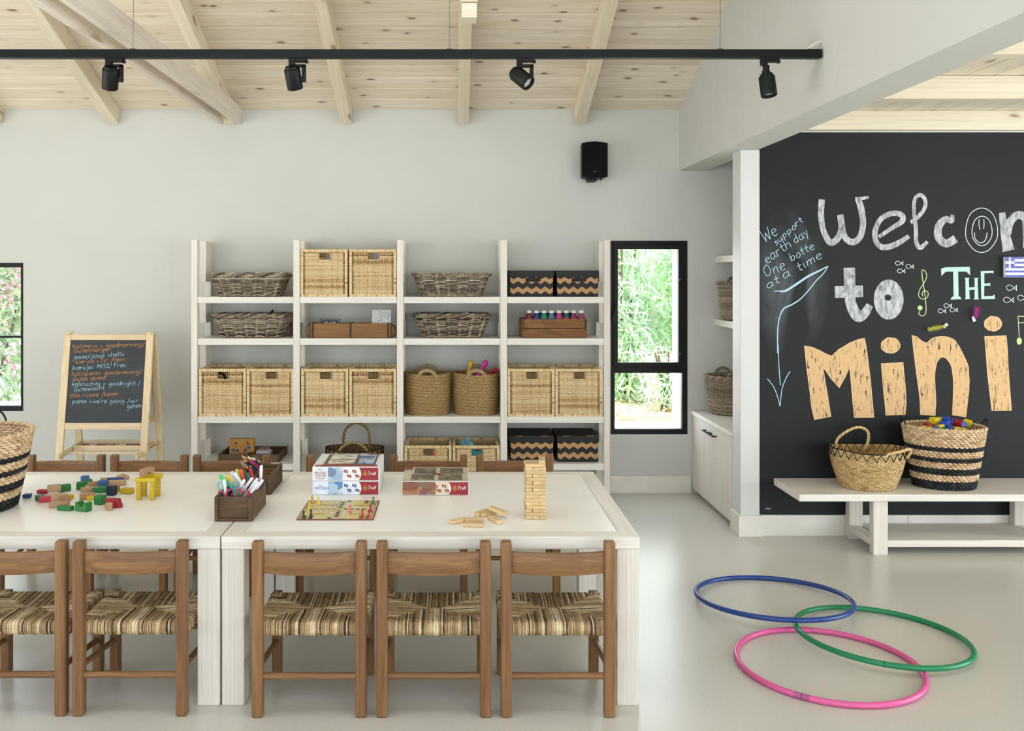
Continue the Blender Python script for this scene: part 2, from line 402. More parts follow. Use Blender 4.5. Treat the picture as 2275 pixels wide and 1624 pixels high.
# ---------------------------------------------------------------- the room
YB = 6.2                                   # inner face of the back wall
SL = .376                                  # roof slope (rise per metre)
def ceil_z(y): return 2.638 + SL * (YB - y)
XL, XR, YF = -5.0, 6.5, -2.4
XG0, XG1 = 1.562, 1.752                    # the gable wall over the opening
struct('floor', MB().box(XL - .2, XR + .2, YF - .2, YB + .44, -.12, 0), M_FLOOR)

def wall_with_holes(name, axis, c0, c1, a0, a1, z0, z1, holes, mat):
    """wall between planes c0..c1 of the other axis, spanning a0..a1, with rectangular holes (a0,a1,z0,z1)"""
    mb = MB(); xs = sorted({a0, a1} | {h[0] for h in holes} | {h[1] for h in holes})
    for p, q in zip(xs, xs[1:]):
        hs = sorted([h for h in holes if h[0] <= p + 1e-6 and h[1] >= q - 1e-6], key=lambda h: h[2]); z = z0
        for h in hs + [None]:
            zt = h[2] if h else z1
            if zt > z + 1e-6:
                if axis == 'X': mb.box(p, q, c0, c1, z, zt)
                else: mb.box(c0, c1, p, q, z, zt)
            if h: z = h[3]
    return struct(name, mb, mat)
W1 = (1.090, 1.621, .403, 1.736); W0 = (-3.95, -2.955, .563, 1.584)
wall_back = wall_with_holes('wall_back', 'X', YB, YB + .44, XL, 2.35, 0, 2.75, [W1, W0], M_WALL)
wall_with_holes('wall_left', 'Y', XL - .2, XL, YF, YB + .44, 0, 5.0, [(.2, 3.8, .1, 2.4)], M_WALL)
wall_with_holes('wall_front', 'X', YF - .2, YF, XL, XR, 0, 3.2, [(-3.9, -1.3, .1, 2.4), (-.7, 1.4, .1, 2.4), (2.4, 5.8, .1, 2.2)], M_WALL)
wall_with_holes('wall_far_right', 'Y', XR, XR + .2, YF, 5.4, 0, 2.75, [(.1, 4.3, .1, 2.2)], M_WALL)
struct('wall_alcove', MB().box(2.152, 2.35, 5.32, YB, 0, 2.6), M_WALL)
# gable wall with its flat soffit, from the back wall to the front wall
YR = 1.9
g = MB(); prof = [(YF, 2.218), (YB, 2.218), (YB, ceil_z(YB) + .04), (YR, ceil_z(YR) + .04), (YF, ceil_z(YR) - SL * (YR - YF) + .04)]
g.prism(prof, lambda u, v, h: Vector((h, u, v)), XG1, XG0)
struct('wall_gable', g, M_WALL)
# ceiling of the main room: backing sheet, planks, rafters, tie beams, king post
ceiling = struct('ceiling', MB().prism([(YF - .1, ceil_z(YR) - SL * (YR - YF + .1) + .03), (YR, ceil_z(YR) + .03), (YB + .5, ceil_z(YB + .5) + .03), (YB + .5, ceil_z(YB + .5) + .16), (YR, ceil_z(YR) + .16), (YF - .1, ceil_z(YR) - SL * (YR - YF + .1) + .16)],
    lambda u, v, h: Vector((h, u, v)), XG1, XL), M_GROOVE)
ang = math.atan(SL); pw = .1325
pl = make_mesh('plank', MB().box(-3.29, 3.29, 0, pw - .0045, 0, .024), bevel=.005, seg=1); pl.materials.append(M_PINE)
s = 0; n = 0; Ls = (YB - YR) / math.cos(ang)
while s + pw < Ls + .1:
    y = YB - (s + pw) * math.cos(ang); z = ceil_z(y)
    o = part('plank', pl, None, ceiling, loc=((XL + XG0) / 2 + .002 * math.sin(n * 7), y, z), rot=(-ang, 0, 0)); s += pw; n += 1
y0 = YB; L = (YB - YR) / math.cos(ang)
rf = make_mesh('rafter', MB().box(-.0375, .0375, 0, L, -.112, 0), bevel=.003); rf.materials.append(M_RAFT)
for x in (.874, .074, -.726, -1.526, -2.326, -3.126, -3.926, -4.726):
    part('rafter', rf, None, ceiling, loc=(x, YB, ceil_z(YB)), rot=(-ang, 0, PI) if False else (0, 0, 0)).rotation_euler = (PI + ang, 0, 0) if False else (0, 0, 0)
for o in [c for c in bpy.data.objects if c.name.startswith('rafter')]:
    # run from the wall up to the ridge
    o.matrix_local = Matrix.Translation(o.location) @ Matrix.Rotation(PI, 4, 'Z') @ Matrix.Rotation(ang, 4, 'X')
for x0, x1 in ((-1.4875, -1.447), (-1.606, -1.5645)):
    part('tie_beam', MB().box(x0, x1, YF, YB, 2.538, 2.658), M_TIE, ceiling, bevel=.003)
part('king_post', MB().box(.037, .112, 3.95, 4.065, 2.70, ceil_z(4.0)), M_RAFT, ceiling, bevel=.003)
part('post_foot', MB().box(.041, .108, 3.955, 4.06, 2.632, 2.697), M_RAFT_X, ceiling, bevel=.003)

# pillar, chalkboard wall and the lower room on the right
pil = struct('wall_pillar', MB().box(1.655, 1.765, 5.17, 5.318, 0, 2.218), M_COLUMN, bevel=.003)
part('plinth', MB().box(1.64, 1.78, 5.153, 5.318, 0, .121), M_TRIM, pil, bevel=.003)
wc = struct('wall_chalkboard', MB().box(1.765, XR, 5.2, 5.32, 0, 2.45), M_WALL)
panel = part('black_paint', MB().box(1.767, XR - .02, 5.19, 5.2, .118, 2.322), M_BOARD, wc, label='matt black chalkboard paint covering the wall')
struct('baseboard_chalkboard', MB().box(1.782, 2.62, 5.176, 5.2, 0, .119).box(2.622, XR, 5.176, 5.2, 0, .119), M_TRIM, bevel=.002)
struct('trim_1', MB().box(1.767, XR, 5.178, 5.2, 2.322, 2.334), M_COLUMN, bevel=.002)
cr = struct('ceiling_right', MB().box(XG1, XR + .2, YF, 5.32, 2.458, 2.6), M_GROOVE)
bd = make_mesh('board', MB().box(.001, .1285, YF, 5.2, 2.437, 2.455), bevel=.003, seg=1); bd.materials.append(M_PINE_Y)
for i in range(36): part('board', bd, None, cr, loc=(XG1 + .1315 * i + .001, 0, 0))
bmh = make_mesh('beam', MB().box(XG1 + .001, XR, -.0355, .0355, 2.327, 2.436), bevel=.003); bmh.materials.append(M_RAFT_X)
for i in range(9): part('beam', bmh, None, cr, loc=(0, 4.255 - .85 * (i - 1) if i else 5.162, 0))
struct('ceiling_alcove', MB().box(XG1, 2.35, 5.32, YB + .2, 2.60, 2.7), M_WALL)

# baseboards on the back wall
struct('baseboard_back', MB().box(XL, 1.64, YB - .016, YB, 0, .119), M_TRIM, bevel=.003)

# ---------------------------------------------------------------- windows
def ring(mb, x0, x1, z0, z1, wl, wr, wb, wt, y0, y1):
    mb.box(x0, x0 + wl, y0, y1, z0, z1); mb.box(x1 - wr, x1, y0, y1, z0, z1)
    mb.box(x0 + wl, x1 - wr, y0, y1, z0, z0 + wb); mb.box(x0 + wl, x1 - wr, y0, y1, z1 - wt, z1); return mb
def glass(x0, x1, z0, z1, y, parent):
    return part('pane', MB().box(x0, x1, y, y + .006, z0, z1), M_GLASS, parent)
fy0, fy1 = YB - .004, YB + .05
win = struct('window_1', ring(MB(), W1[0], W1[1], W1[2], W1[3], .03, .036, .034, .036, fy0 + .012, fy1).box(W1[0] + .03, W1[1] - .036, fy0 + .012, fy1, .824, .868), M_BLACK, bevel=.002)
sash = part('sash', ring(MB(), W1[0] + .022, W1[1] - .030, .868, W1[3] - .026, .028, .034, .030, .032, fy0, fy0 + .04), M_BLACK, win, bevel=.002)
glass(W1[0] + .045, W1[1] - .06, .895, W1[3] - .055, fy0 + .02, win); glass(W1[0] + .026, W1[1] - .032, .434, .826, fy0 + .03, win)
part('handle', MB().cbox((0, -.008, 0), (.022, .016, .06)).beam((0, -.022, .02), (-.022, -.028, -.085), .016, .012, (0, 1, 0)).cyl((0, -.004, .02), (0, -.028, .02), .009), M_BLACK, win, bevel=.002, loc=(W1[0] + .034, fy0, 1.27))
part('window_stay', MB().box(W1[1] - .06, W1[1] - .052, fy0 - .004, fy0, 1.46, 1.475).box(W1[1] - .06, W1[1] - .052, fy0 - .004, fy0, .95, .965), M_METAL, win)
win0 = struct('window_2', ring(MB(), W0[0], W0[1], W0[2], W0[3], .022, .022, .034, .032, fy0 + .012, fy1).box(W0[0] + .02, W0[1] - .02, fy0 + .016, fy1, 1.066, 1.082), M_BLACK, bevel=.002)
glass(W0[0] + .02, W0[1] - .02, W0[2] + .03, 1.068, fy0 + .03, win0); glass(W0[0] + .02, W0[1] - .02, 1.08, W0[3] - .03, fy0 + .03, win0)
struct('trim_2', MB().box(W1[0], W1[1], fy1, YB + .46, W1[2] - .02, W1[2] + .004).box(W0[0], W0[1], fy1, YB + .46, W0[2] - .02, W0[2] + .004), M_REVEAL)

# ---------------------------------------------------------------- outside
struct('ground', MB().box(-12, 9, YB + .44, 9.4, -.12, -.02).box(-12, 9, 9.4, 16, -.12, .03), M_SOIL)
def leafcloud(mb, n, cx, cy, cz, rx, ry, rz, L, wd, rnd, droop=.4, tones=(0, 1)):
    for _ in range(n):
        # denser towards the shell of the crown
        while True:
            v = Vector((rnd.uniform(-1, 1), rnd.uniform(-1, 1), rnd.uniform(-1, 1)))
            if .25 < v.length < 1: break
        p = Vector((cx + v.x * rx, cy + v.y * ry, cz + v.z * rz))
        an = rnd.uniform(0, 2 * PI); el = rnd.uniform(-1.1, .7) - droop * .5
        t = Vector((math.cos(an) * math.cos(el), math.sin(an) * math.cos(el), math.sin(el)))
        sd = t.cross(Vector((rnd.uniform(-1, 1), rnd.uniform(-1, 1), rnd.uniform(-.3, 1)))).normalized()
        l = L * rnd.uniform(.6, 1.2); w_ = wd * rnd.uniform(.7, 1.2); bend = Vector((0, 0, -l * .12))
        mb.k = rnd.uniform(*tones)
        mb.add([p, p + t * l * .35 + sd * w_ / 2 + bend * .2, p + t * l * .35 - sd * w_ / 2 + bend * .2, p + t * l + bend * 2, ], [(0, 1, 3, 2)])
def shrub(x, y, h, r, nl, label, seed, flowers=0, L=.18, wd=.036, tones=(0, 1)):
    rnd = random.Random(seed)
    t = thing('oleander_shrub', label, 'shrub', (x, y, .03), 0, 'oleander shrubs outside the windows')
    mb = MB()
    for i in range(9):
        an = rnd.uniform(0, 2 * PI); rr = rnd.uniform(.1, .7) * r
        mb.tube(smooth_pts([(rnd.uniform(-.1, .1), rnd.uniform(-.1, .1), 0), (rr * .5 * math.cos(an), rr * .5 * math.sin(an), h * .4), (rr * math.cos(an), rr * math.sin(an), h * .85)], 3), .012, 5)
    part('stem', mb, M_MOULD, t)
    mb = MB()
    for i in range(7):
        an = rnd.uniform(0, 2 * PI); q = rnd.uniform(.0, .6) * r
        leafcloud(mb, nl // 7, q * math.cos(an), q * math.sin(an), h * rnd.uniform(.14, .8), r * .62, r * .5, h * .30, L, wd, rnd, tones=tones)
    part('leaves', mb, M_LEAF, t, kind='stuff')
    if flowers:
        mb = MB()
        for i in range(flowers):
            an = rnd.uniform(PI, 2 * PI); q = rnd.uniform(.3, 1.0) * r; c = Vector((q * math.cos(an), q * math.sin(an), h * rnd.uniform(.15, .98)))
            for k in range(20):
                mb.k = rnd.random(); d0 = Vector((rnd.gauss(0, 1), rnd.gauss(0, 1), rnd.gauss(0, 1))).normalized()
                s1 = d0.cross(Vector((0, .3, 1))).normalized(); p = c + d0 * .05; a = .022
                mb.add([p, p + s1 * a + d0 * a, p + d0 * a * 1.8, p - s1 * a + d0 * a], [(0, 1, 2, 3)])
        part('blossoms', mb, M_PETAL, t, kind='stuff')
    return t
shrub(2.0, 10.6, 2.7, .75, 4200, 'tall green oleander shrub seen at the left of the tall window beside the shelves', 3, 4, tones=(.25, 1))
shrub(2.9, 10.9, 2.8, .75, 4200, 'tall green oleander shrub at the right of the tall window', 5, 3, tones=(.2, 1))
shrub(1.1, 11.2, 2.6, .7, 2000, 'green oleander shrub standing left of the pair outside the tall window', 6, 3)
shrub(2.45, 12.0, 3.4, 1.1, 3600, 'dark backmost oleander shrub behind the two outside the tall window', 8, 0, tones=(0, .6))
shrub(2.35, 9.75, .75, .38, 700, 'low pale oleander shrub in the dry leaves outside the tall window', 9, 2, L=.2, wd=.022, tones=(.5, 1))
for i, (x, y, s_, lb) in enumerate(((-4.95, 9.6, 11, 'pink flowering oleander shrub filling the small window at the left'), (-5.9, 9.9, 12, 'pink flowering oleander shrub beyond the left edge of the small window'), (-4.1, 10.4, 13, 'pink flowering oleander shrub set back to the right of the small window'))):
    shrub(x, y, 2.3, .8, 5600, lb, s_, 120, tones=(.3, 1))
rnd = random.Random(4); mb = MB()
for _ in range(2600):
    p = Vector((rnd.uniform(.3, 4.2), rnd.uniform(9.4, 12), .035 + rnd.random() * .05)); an = rnd.uniform(0, 2 * PI); l = rnd.uniform(.04, .09)
    t = Vector((math.cos(an), math.sin(an), rnd.uniform(-.3, .5))); sd = Vector((-math.sin(an), math.cos(an), rnd.uniform(-.5, .5))) * .015; mb.k = rnd.random()
    mb.add([p, p + t * l * .5 + sd, p + t * l, p + t * l * .5 - sd], [(0, 1, 2, 3)])
solo('dry_leaf_litter', mb, M_DRY, 'brown dry leaves scattered on the pale ground under the oleanders', 'leaves', kind='stuff')

# ---------------------------------------------------------------- alcove: cabinet and two wall shelves
cab = thing('low_cabinet', 'white low cabinet with two doors in the alcove under the wall shelves', 'cabinet', (1.64, 5.32, 0))
part('carcass', MB().box(.035, .51, .002, .878, .06, .545).box(.06, .51, .002, .878, 0, .06), M_SHZ, cab, bevel=.002)
part('worktop', MB().box(-.003, .51, .001, .879, .547, .573), M_SHX, cab, bevel=.003)
for y0, y1, hy in ((.003, .435, .36), (.439, .876, .49)):
    dr = part('door', MB().box(.012, .034, y0, y1, .035, .543), M_WZ, cab, bevel=.002)
    part('handle', MB().beam((-.012, hy - .055, .49), (-.012, hy + .055, .49), .008, .008).beam((-.016, hy - .05, .49), (.013, hy - .05, .49), .008, .008).beam((-.016, hy + .05, .49), (.013, hy + .05, .49), .008, .008), M_BLACK, dr)
for z0, lb in ((1.585, 'upper white wall shelf, empty, in the alcove right of the window'), (1.155, 'lower white wall shelf in the alcove carrying a grey wicker basket')):
    solo('wall_shelf', MB().box(0, .343, 0, .88, 0, .043), M_SHX, lb, 'shelf', 'white wall shelves in the alcove', loc=(1.807, 5.32, z0), bevel=.002)

# ---------------------------------------------------------------- track lighting and loudspeaker
TY = 3.786; tz0, tz1 = 2.415, 2.450
tr = thing('ceiling_track', 'long black lighting track hung on thin wires across the room', 'light track', (0, TY, tz0))
part('rail', MB().box(-4.2, 1.50, 0, .035, 0, .035), M_BLACK, tr, bevel=.001)
part('end_cap', MB().box(1.50, 1.555, -.001, .036, -.001, .036), M_BLACK, tr, bevel=.002)
for px in (287, 993, 1597, -420):
    x = PX(px, TY) + .01; part('suspension_wire', MB().cyl((x, .017, .03), (x + .008, .017, ceil_z(TY) - tz0 - .005), .0011, n=5), M_METAL, tr)
    part('wire_clip', MB().box(x - .012, x + .012, .01, .025, .034, .041), M_METAL, tr)
for k, (a, b) in enumerate(((.0, .012), (.006, .004))):
    part('power_cable', MB().tube(smooth_pts([(1.46 + a, .02, .036), (1.50, .02 + b, .042), (1.535, .02, .055 + b), (1.562, .02 + a, .07 + a)], 4), .003, 6), M_TRIM, tr)
def spotlight(px, tilt, az, label, roll=0.0, short=False):
    t = thing('spotlight', label, 'lamp', (PX(px, TY), TY + .0175, tz0), 0, 'spotlights on the black track')
    part('adapter', MB().box(-.037, .037, -.016, .016, -.016, 0).box(.03, .044, -.008, .008, -.02, -.008).box(-.037, -.012, -.014, .014, -.03, -.014), M_BLACK, t, bevel=.002)
    if short:
        part('arm', MB().cyl((-.015, 0, -.03), (-.015, 0, -.055), .014).cyl((-.018, 0, -.05), (-.012, 0, -.068), .016), M_BLACK, t, smooth=40); c = Vector((-.008, 0, -.112))
    else:
        part('arm', MB().box(-.03, .034, -.010, .010, -.038, -.026).box(.018, .034, -.010, .010, -.10, -.028).cyl((.026, 0, -.088), (-.005, 0, -.088), .012), M_BLACK, t, bevel=.002, smooth=40); c = Vector((-.018, -.004, -.082))
    M = Matrix.Rotation(az, 4, 'Z') @ Matrix.Rotation(roll, 4, 'Y') @ Matrix.Rotation(tilt, 4, 'X')
    h = .048; r = .0335
    hd = MB().lathe([(.001, h), (r * .78, h), (r * .8, h - .008), (r * .97, h - .011), (r, h - .014), (r, -h + .002), (r * .97, -h), (r * .74, -h), (r * .70, -h + .012), (.001, -h + .012)], 32, c, M=M, cap=False)
    o = part('head', hd, M_BLACK, t, smooth=35)
    part('lens', MB().lathe([(.001, -h + .013), (r * .3, -h + .009), (r * .55, -h + .012), (r * .68, -h + .011)], 24, c, M=M, cap=False), M_LENS, t, smooth=50)
M_LENS = plain('f4f6f8', .12, .6, noise_amt=.02, name='reflector_lens')
spotlight(252, R(28), 0, 'black spotlight aimed at the left of the wall, leftmost on the track', roll=R(14))
spotlight(660, R(28), 0, 'black spotlight tilted to the wall, second from left on the track', roll=R(-6))
spotlight(1168, R(-45), R(28), 'black spotlight turned towards the viewer with its bright lens showing', roll=R(-28))
spotlight(1713, R(-12), 0, 'black spotlight hanging straight down at the right end of the track', roll=R(-3), short=True)

sx = PX(1321, 6.05)
spk = thing('loudspeaker', 'black loudspeaker mounted high on the white back wall', 'speaker', (sx, 6.2, 1.5 + .88 - .235 + .04 - .25 + .0))
zc = PZ(356, 6.06); spk.location.z = zc
hw, hh = .087, .113
front = [(-hw, -hh), (-hw * .5, -hh - .008), (0, -hh - .010), (hw * .5, -hh - .008), (hw, -hh), (hw, hh), (hw * .5, hh + .009), (0, hh + .012), (-hw * .5, hh + .009), (-hw, hh)]
part('cabinet', MB().prism(front, lambda u, v, h: Vector((u * (1 - h * .8), -.02 - (.14 - h), v)), 0, .13), M_BLACK, spk, bevel=.002)
part('grille', MB().prism([(u * .96, v * .97) for u, v in front], lambda u, v, h: Vector((u, -.1635 - h, v)), -.004, .004), M_SPEAKER, spk, bevel=.002)
part('badge', MB().box(-.006, .006, -.169, -.1672, -.082, -.077), M_METAL, spk)
part('bracket', MB().box(-.035, .02, -.13, 0, -hh - .024, -hh - .01).box(-.055, -.045, -.13, -.10, -hh - .018, -hh - .006).box(.045, .055, -.13, -.10, -hh - .018, -hh - .006).box(-.03, .03, -.03, 0, -.06, .06), M_BLACK, spk, bevel=.002)
# ---------------------------------------------------------------- shelving unit
YS = 5.8
su = thing('shelving_unit', 'large white open wooden shelving unit standing against the back wall', 'shelving', (0, 0, 0))
pxs = [(PX(a, YS), PX(b, YS)) for a, b in ((425, 438.7), (651.6, 665.8), (882, 896), (1112, 1126.4), (1342, 1355))]
ztop = 1.726
SH = [1.359, 1.091, .588, .284]; TH = .041
for i, (a, b) in enumerate(pxs):
    part('post', MB().box(a, b, YS - .005, YS + .036, 0, ztop), M_SHZ, su, bevel=.002)
    part('rear_post', MB().box(a, b, 6.12, 6.182, 0, ztop - .005), M_SHZ, su, bevel=.002)
    for z0, z1 in ((1.455, 1.726), (1.182, SH[0] - TH), (.70, SH[1] - TH), (.40, SH[2] - TH)):
        part('cleat', MB().box(a, b, 6.0, 6.118, z0, z1), M_SHZ, su, bevel=.002)
LOW = .093
for i in range(4):
    a, b = pxs[i][1] + .001, pxs[i + 1][0] - .001
    zs = [SH[0], SH[1], SH[2]] + ([SH[3]] if i in (0, 3) else [LOW])
    for z in zs:
        part('shelf', MB().box(a, b, YS, YS + .037, z - TH, z).box(a, b, YS + .037, 6.16, z - .022, z - .0005), M_SHX, su, bevel=.0015)
bay = [((pxs[i][1] + pxs[i + 1][0]) / 2) for i in range(4)]

# ---------------------------------------------------------------- tables
HT = .589
def table(x0, x1, name, label, zt=HT):
    y0, y1 = 3.135, 4.17; bw = .066; L = x1 - x0; D = y1 - y0
    t = thing('play_table', label, 'table', (x0, y0, 0), 0, 'low white play tables')
    th = .044
    part('inset_top', MB().box(bw + .0015, L - bw - .0015, bw + .0015, D - bw - .0015, zt - th, zt - .0006), M_TOP, t, bevel=.001)
    part('edge_board', MB().prism([(0, 0), (L, 0), (L - bw, bw), (bw, bw)], lambda u, v, h: Vector((u, v, h)), zt - th, zt), M_WX, t, bevel=.0015)
    part('edge_board', MB().prism([(L, D), (0, D), (bw, D - bw), (L - bw, D - bw)], lambda u, v, h: Vector((u, v, h)), zt - th, zt), M_WX, t, bevel=.0015)
    part('edge_board', MB().prism([(0, D), (0, 0), (bw, bw), (bw, D - bw)], lambda u, v, h: Vector((u, v, h)), zt - th, zt), M_WY, t, bevel=.0015)
    part('edge_board', MB().prism([(L, 0), (L, D), (L - bw, D - bw), (L - bw, bw)], lambda u, v, h: Vector((u, v, h)), zt - th, zt), M_WY, t, bevel=.0015)
    for lx in (0.001, L - .079):
        for ly in (.001, D - .081):
            part('leg', MB().box(lx, lx + .078, ly, ly + .08, 0, zt - th - .0005), M_WZ, t, bevel=.004)
    part('apron', MB().box(.079, L - .079, D - .05, D - .03, zt - th - .06, zt - th - .001), M_WX, t, bevel=.002)
    return t
table(-.8045, .653, 'r', 'white wooden play table at the right with puzzles and the block tower on it')
table(-2.265, -.8095, 'l', 'white wooden play table at the left with toy blocks and a striped basket on it')

# ---------------------------------------------------------------- rush seated chairs
CW, CD, PW = .389, .362, .0375
def rush_seat(seed=1):
    rnd = random.Random(seed); mb = MB(); W, D = CW - .006, .30; z0 = .309; th = .044; x0, y0 = -W / 2, .035
    def strand(base, inward, along, length, rr):
        """one rush strand: from under the rail, round its outer edge, in to the diagonal"""
        mb.k = min(1, max(0, rnd.gauss(.55, .24))); j = rnd.uniform(-.0012, .0012); o = Vector(base) + Vector(along) * j; iw = Vector(inward)
        dz = rnd.uniform(-.0012, .0015); rz = th / 2
        pts = [o + iw * .03 + Vector((0, 0, -th + .002))]
        for a in (-70, -25, 25, 65): pts.append(o + iw * (rz * .55 * (1 - math.cos(R(a)))) - iw * .002 + Vector((0, 0, -th / 2 + rz * math.sin(R(a)) + dz)))
        pts.append(o + iw * (rz * .9) + Vector(along) * rnd.uniform(-.0015, .0015) + Vector((0, 0, dz)))
        if length > .05: pts.append(o + iw * (length * .55) + Vector(along) * rnd.uniform(-.001, .001) + Vector((0, 0, dz - .003)))
        pts.append(o + iw * max(length, rz) + Vector((0, 0, dz - .006 * min(1, length / .12))))
        N = len(pts); mb.tube(pts, [rr * rnd.uniform(.9, 1.12) for _ in pts], 5, caps=False, flat=1.0, up=iw.cross(Vector(along)) if False else None)
    st = .0056; n = int(W / st)
    for i in range(n + 1):
        x = x0 + st * i + (W - n * st) / 2; l = min(x - x0, x0 + W - x, D / 2)
        strand((x, y0, z0), (0, 1, 0), (1, 0, 0), l, .0034); strand((x, y0 + D, z0), (0, -1, 0), (1, 0, 0), l, .0034)
    n = int(D / st)
    for i in range(n + 1):
        y = y0 + st * i + (D - n * st) / 2; l = min(y - y0, y0 + D - y)
        strand((x0, y, z0), (1, 0, 0), (0, 1, 0), l + .02 if abs(y - y0 - D / 2) < .06 else l, .0034); strand((x0 + W, y, z0), (-1, 0, 0), (0, 1, 0), l + .02 if abs(y - y0 - D / 2) < .06 else l, .0034)
    mb.k = .2; mb.box(x0 + .02, x0 + W - .02, y0 + .02, y0 + D - .02, z0 - .03, z0 - .012)
    return mb
def make_chair(label, loc):
    """back posts at local y = 0, seat towards +y"""
    t = thing('rush_seat_chair', label, 'chair', loc, 0, 'rush seated oak chairs at the play tables')
    hx = CW / 2
    for s in (-1, 1):
        xa = s * (hx - PW / 2)
        part('leg', MB().cbox((xa, PW / 2, .2975), (PW, PW + .002, .595)), M_OAKZ, t, bevel=.007, seg=3)
        part('leg', MB().cbox((xa * .985, CD - PW / 2, .155), (PW * .95, PW, .310)), M_OAKZ, t, bevel=.006, seg=3)
        part('side_stretcher', MB().cyl((xa, .03, .160), (xa * .985, CD - .03, .128), .0105, n=12), M_OAKY, t, smooth=40)
        part('seat_rail', MB().cyl((xa * .96, .03, .290), (xa * .96, CD - .03, .290), .011, n=10), M_OAKY, t, smooth=40)
    part('back_stretcher', MB().cyl((-hx + .02, .018, .136), (hx - .02, .018, .136), .0115, n=12), M_OAKX, t, smooth=40)
    part('seat_rail', MB().cyl((-hx + .02, .052, .288), (hx - .02, .052, .288), .010, n=10), M_OAKX, t, smooth=40)
    part('seat_rail', MB().cyl((-hx + .02, CD - .02, .288), (hx - .02, CD - .02, .288), .010, n=10), M_OAKX, t, smooth=40)
    part('front_stretcher', MB().cyl((-hx + .02, CD - .02, .175), (hx - .02, CD - .02, .175), .0105, n=12), M_OAKX, t, smooth=40)
    # bowed back rail
    mb = MB(); N = 14; vs = []; xw = hx - PW + .004
    for i in range(N + 1):
        u = -1 + 2 * i / N; x = u * xw; y = .018 - .020 * (1 - u * u); zt = .560; zb = .487 - .003 * (1 - u * u)
        for dy in (-.0085, .0085):
            for z in (zb, zt): vs.append((x, y + dy, z))
    fs = []
    for i in range(N):
        a = 4 * i; b = a + 4
        fs += [(a, b, b + 1, a + 1), (a + 2, a + 3, b + 3, b + 2), (a + 1, b + 1, b + 3, a + 3), (a, a + 2, b + 2, b)]
    fs += [(0, 1, 3, 2), (4 * N, 4 * N + 2, 4 * N + 3, 4 * N + 1)]
    mb.add(vs, fs); part('backrest', mb, M_OAKX, t, bevel=.003, smooth=30)
    part('seat', make_mesh('seat', rush_seat(), smooth=60), M_RUSH, t)
    return t
FY = 3.046
def cx(px0, px1, Y): return (PX(px0, Y) + PX(px1, Y)) / 2
ch0 = make_chair('rush seated oak chair at the near side, left one of three at the right table', (cx(558, 814, FY), FY, 0))
for a, b, y, lb in ((836, 1091, FY, 'rush seated oak chair at the near side, middle one of three at the right table'),
                    (1113, 1368, FY, 'rush seated oak chair at the near side nearest the table\'s right corner'),
                    (158, 415, FY + .01, 'rush seated oak chair at the near side of the left table, beside the table leg'),
                    (-112, 146, FY + .01, 'rush seated oak chair cut by the left edge of the picture, near side')):
    dup(ch0, (cx(a, b, y), y, 0), 0, lb)
FB = 4.556
for a, b, lb in ((62, 232, 'rush seated oak chair on the far side beside the basket, below the easel'),
                 (247, 417, 'rush seated oak chair on the far side behind the yellow block bridge'),
                 (429, 601, 'rush seated oak chair on the far side behind the boxes of pens and pencils'),
                 (681, 852, 'rush seated oak chair on the far side hidden by the stacked puzzle boxes'),
                 (866, 1039, 'rush seated oak chair on the far side behind the single puzzle box'),
                 (1057, 1230, 'rush seated oak chair on the far side behind the wooden block tower')):
    dup(ch0, (cx(a, b, FB - .02), FB, 0), PI, lb)

# ---------------------------------------------------------------- bench under the chalkboard
be = thing('low_bench', 'long low white wooden bench under the chalkboard carrying two baskets', 'bench', (1.85, 4.8, 0))
part('seat_board', MB().box(0, 1.83, 0, .385, .292, .33), M_WX, be, bevel=.003)
for x in (.405, 1.345):
    for y in (.02, .315): part('leg', MB().box(x, x + .078, y, y + .05, 0, .2915), M_WZ, be, bevel=.003)
    part('cross_rail', MB().box(x, x + .06, .071, .314, .042, .078), M_WY, be, bevel=.002)
part('lower_shelf', MB().box(.484, 1.344, .03, .355, .040, .076), M_WX, be, bevel=.003)

# ---------------------------------------------------------------- hoops
def hoop(name, c, a, b, rad, colr, label, seam):
    n = Vector((-a, -b, 1)).normalized(); e1 = Vector((1, 0, a)).normalized(); e2 = n.cross(e1); r = .011
    t = thing('hula_hoop', label, 'hoop', c, 0, 'plastic hoops on the floor')
    M = Matrix((e1, e2, n)).transposed().to_4x4()
    part('tube', MB().tube([M @ Vector((rad * math.cos(2 * PI * i / 120), rad * math.sin(2 * PI * i / 120), 0)) for i in range(120)], r, 14, closed=True, up=n), plain(colr, .28, noise_amt=.03, nscale=12, name='plastic_' + colr), t, smooth=60)
    if seam is not None:
        p = [M @ Vector((rad * math.cos(s), rad * math.sin(s), 0)) for s in (seam - .003, seam + .003)]
        part('joint', MB().cyl(p[0], p[1], r * 1.025, n=16), plain('1a1a1a', .5, name='dark_joint_gap'), t)
        p = [M @ Vector((rad * math.cos(seam + k * .02), rad * math.sin(seam + k * .02), 0)) for k in range(-4, 5) if k]
        if colr == 'e0609c': part('tape', MB().tube(p, r * 1.015, 14, up=n), plain('b0568a', .45, name='mauve_tape'), t, smooth=60)
hoop('b', (1.4582, 4.0944, .0349), -.0041, -.07, .3378, '1c3f86', 'blue plastic hoop, rearmost of three, lying partly on the green hoop', None)
hoop('g', (1.7551, 3.685, .0256), -.036, -.0244, .3295, '0f8353', 'green plastic hoop on the right, resting on the pink hoop', -1.98)
hoop('p', (1.437, 3.447, .0112), 0, 0, .334, 'e0609c', 'pink plastic hoop lying flat on the floor nearest the viewer', -2.22)
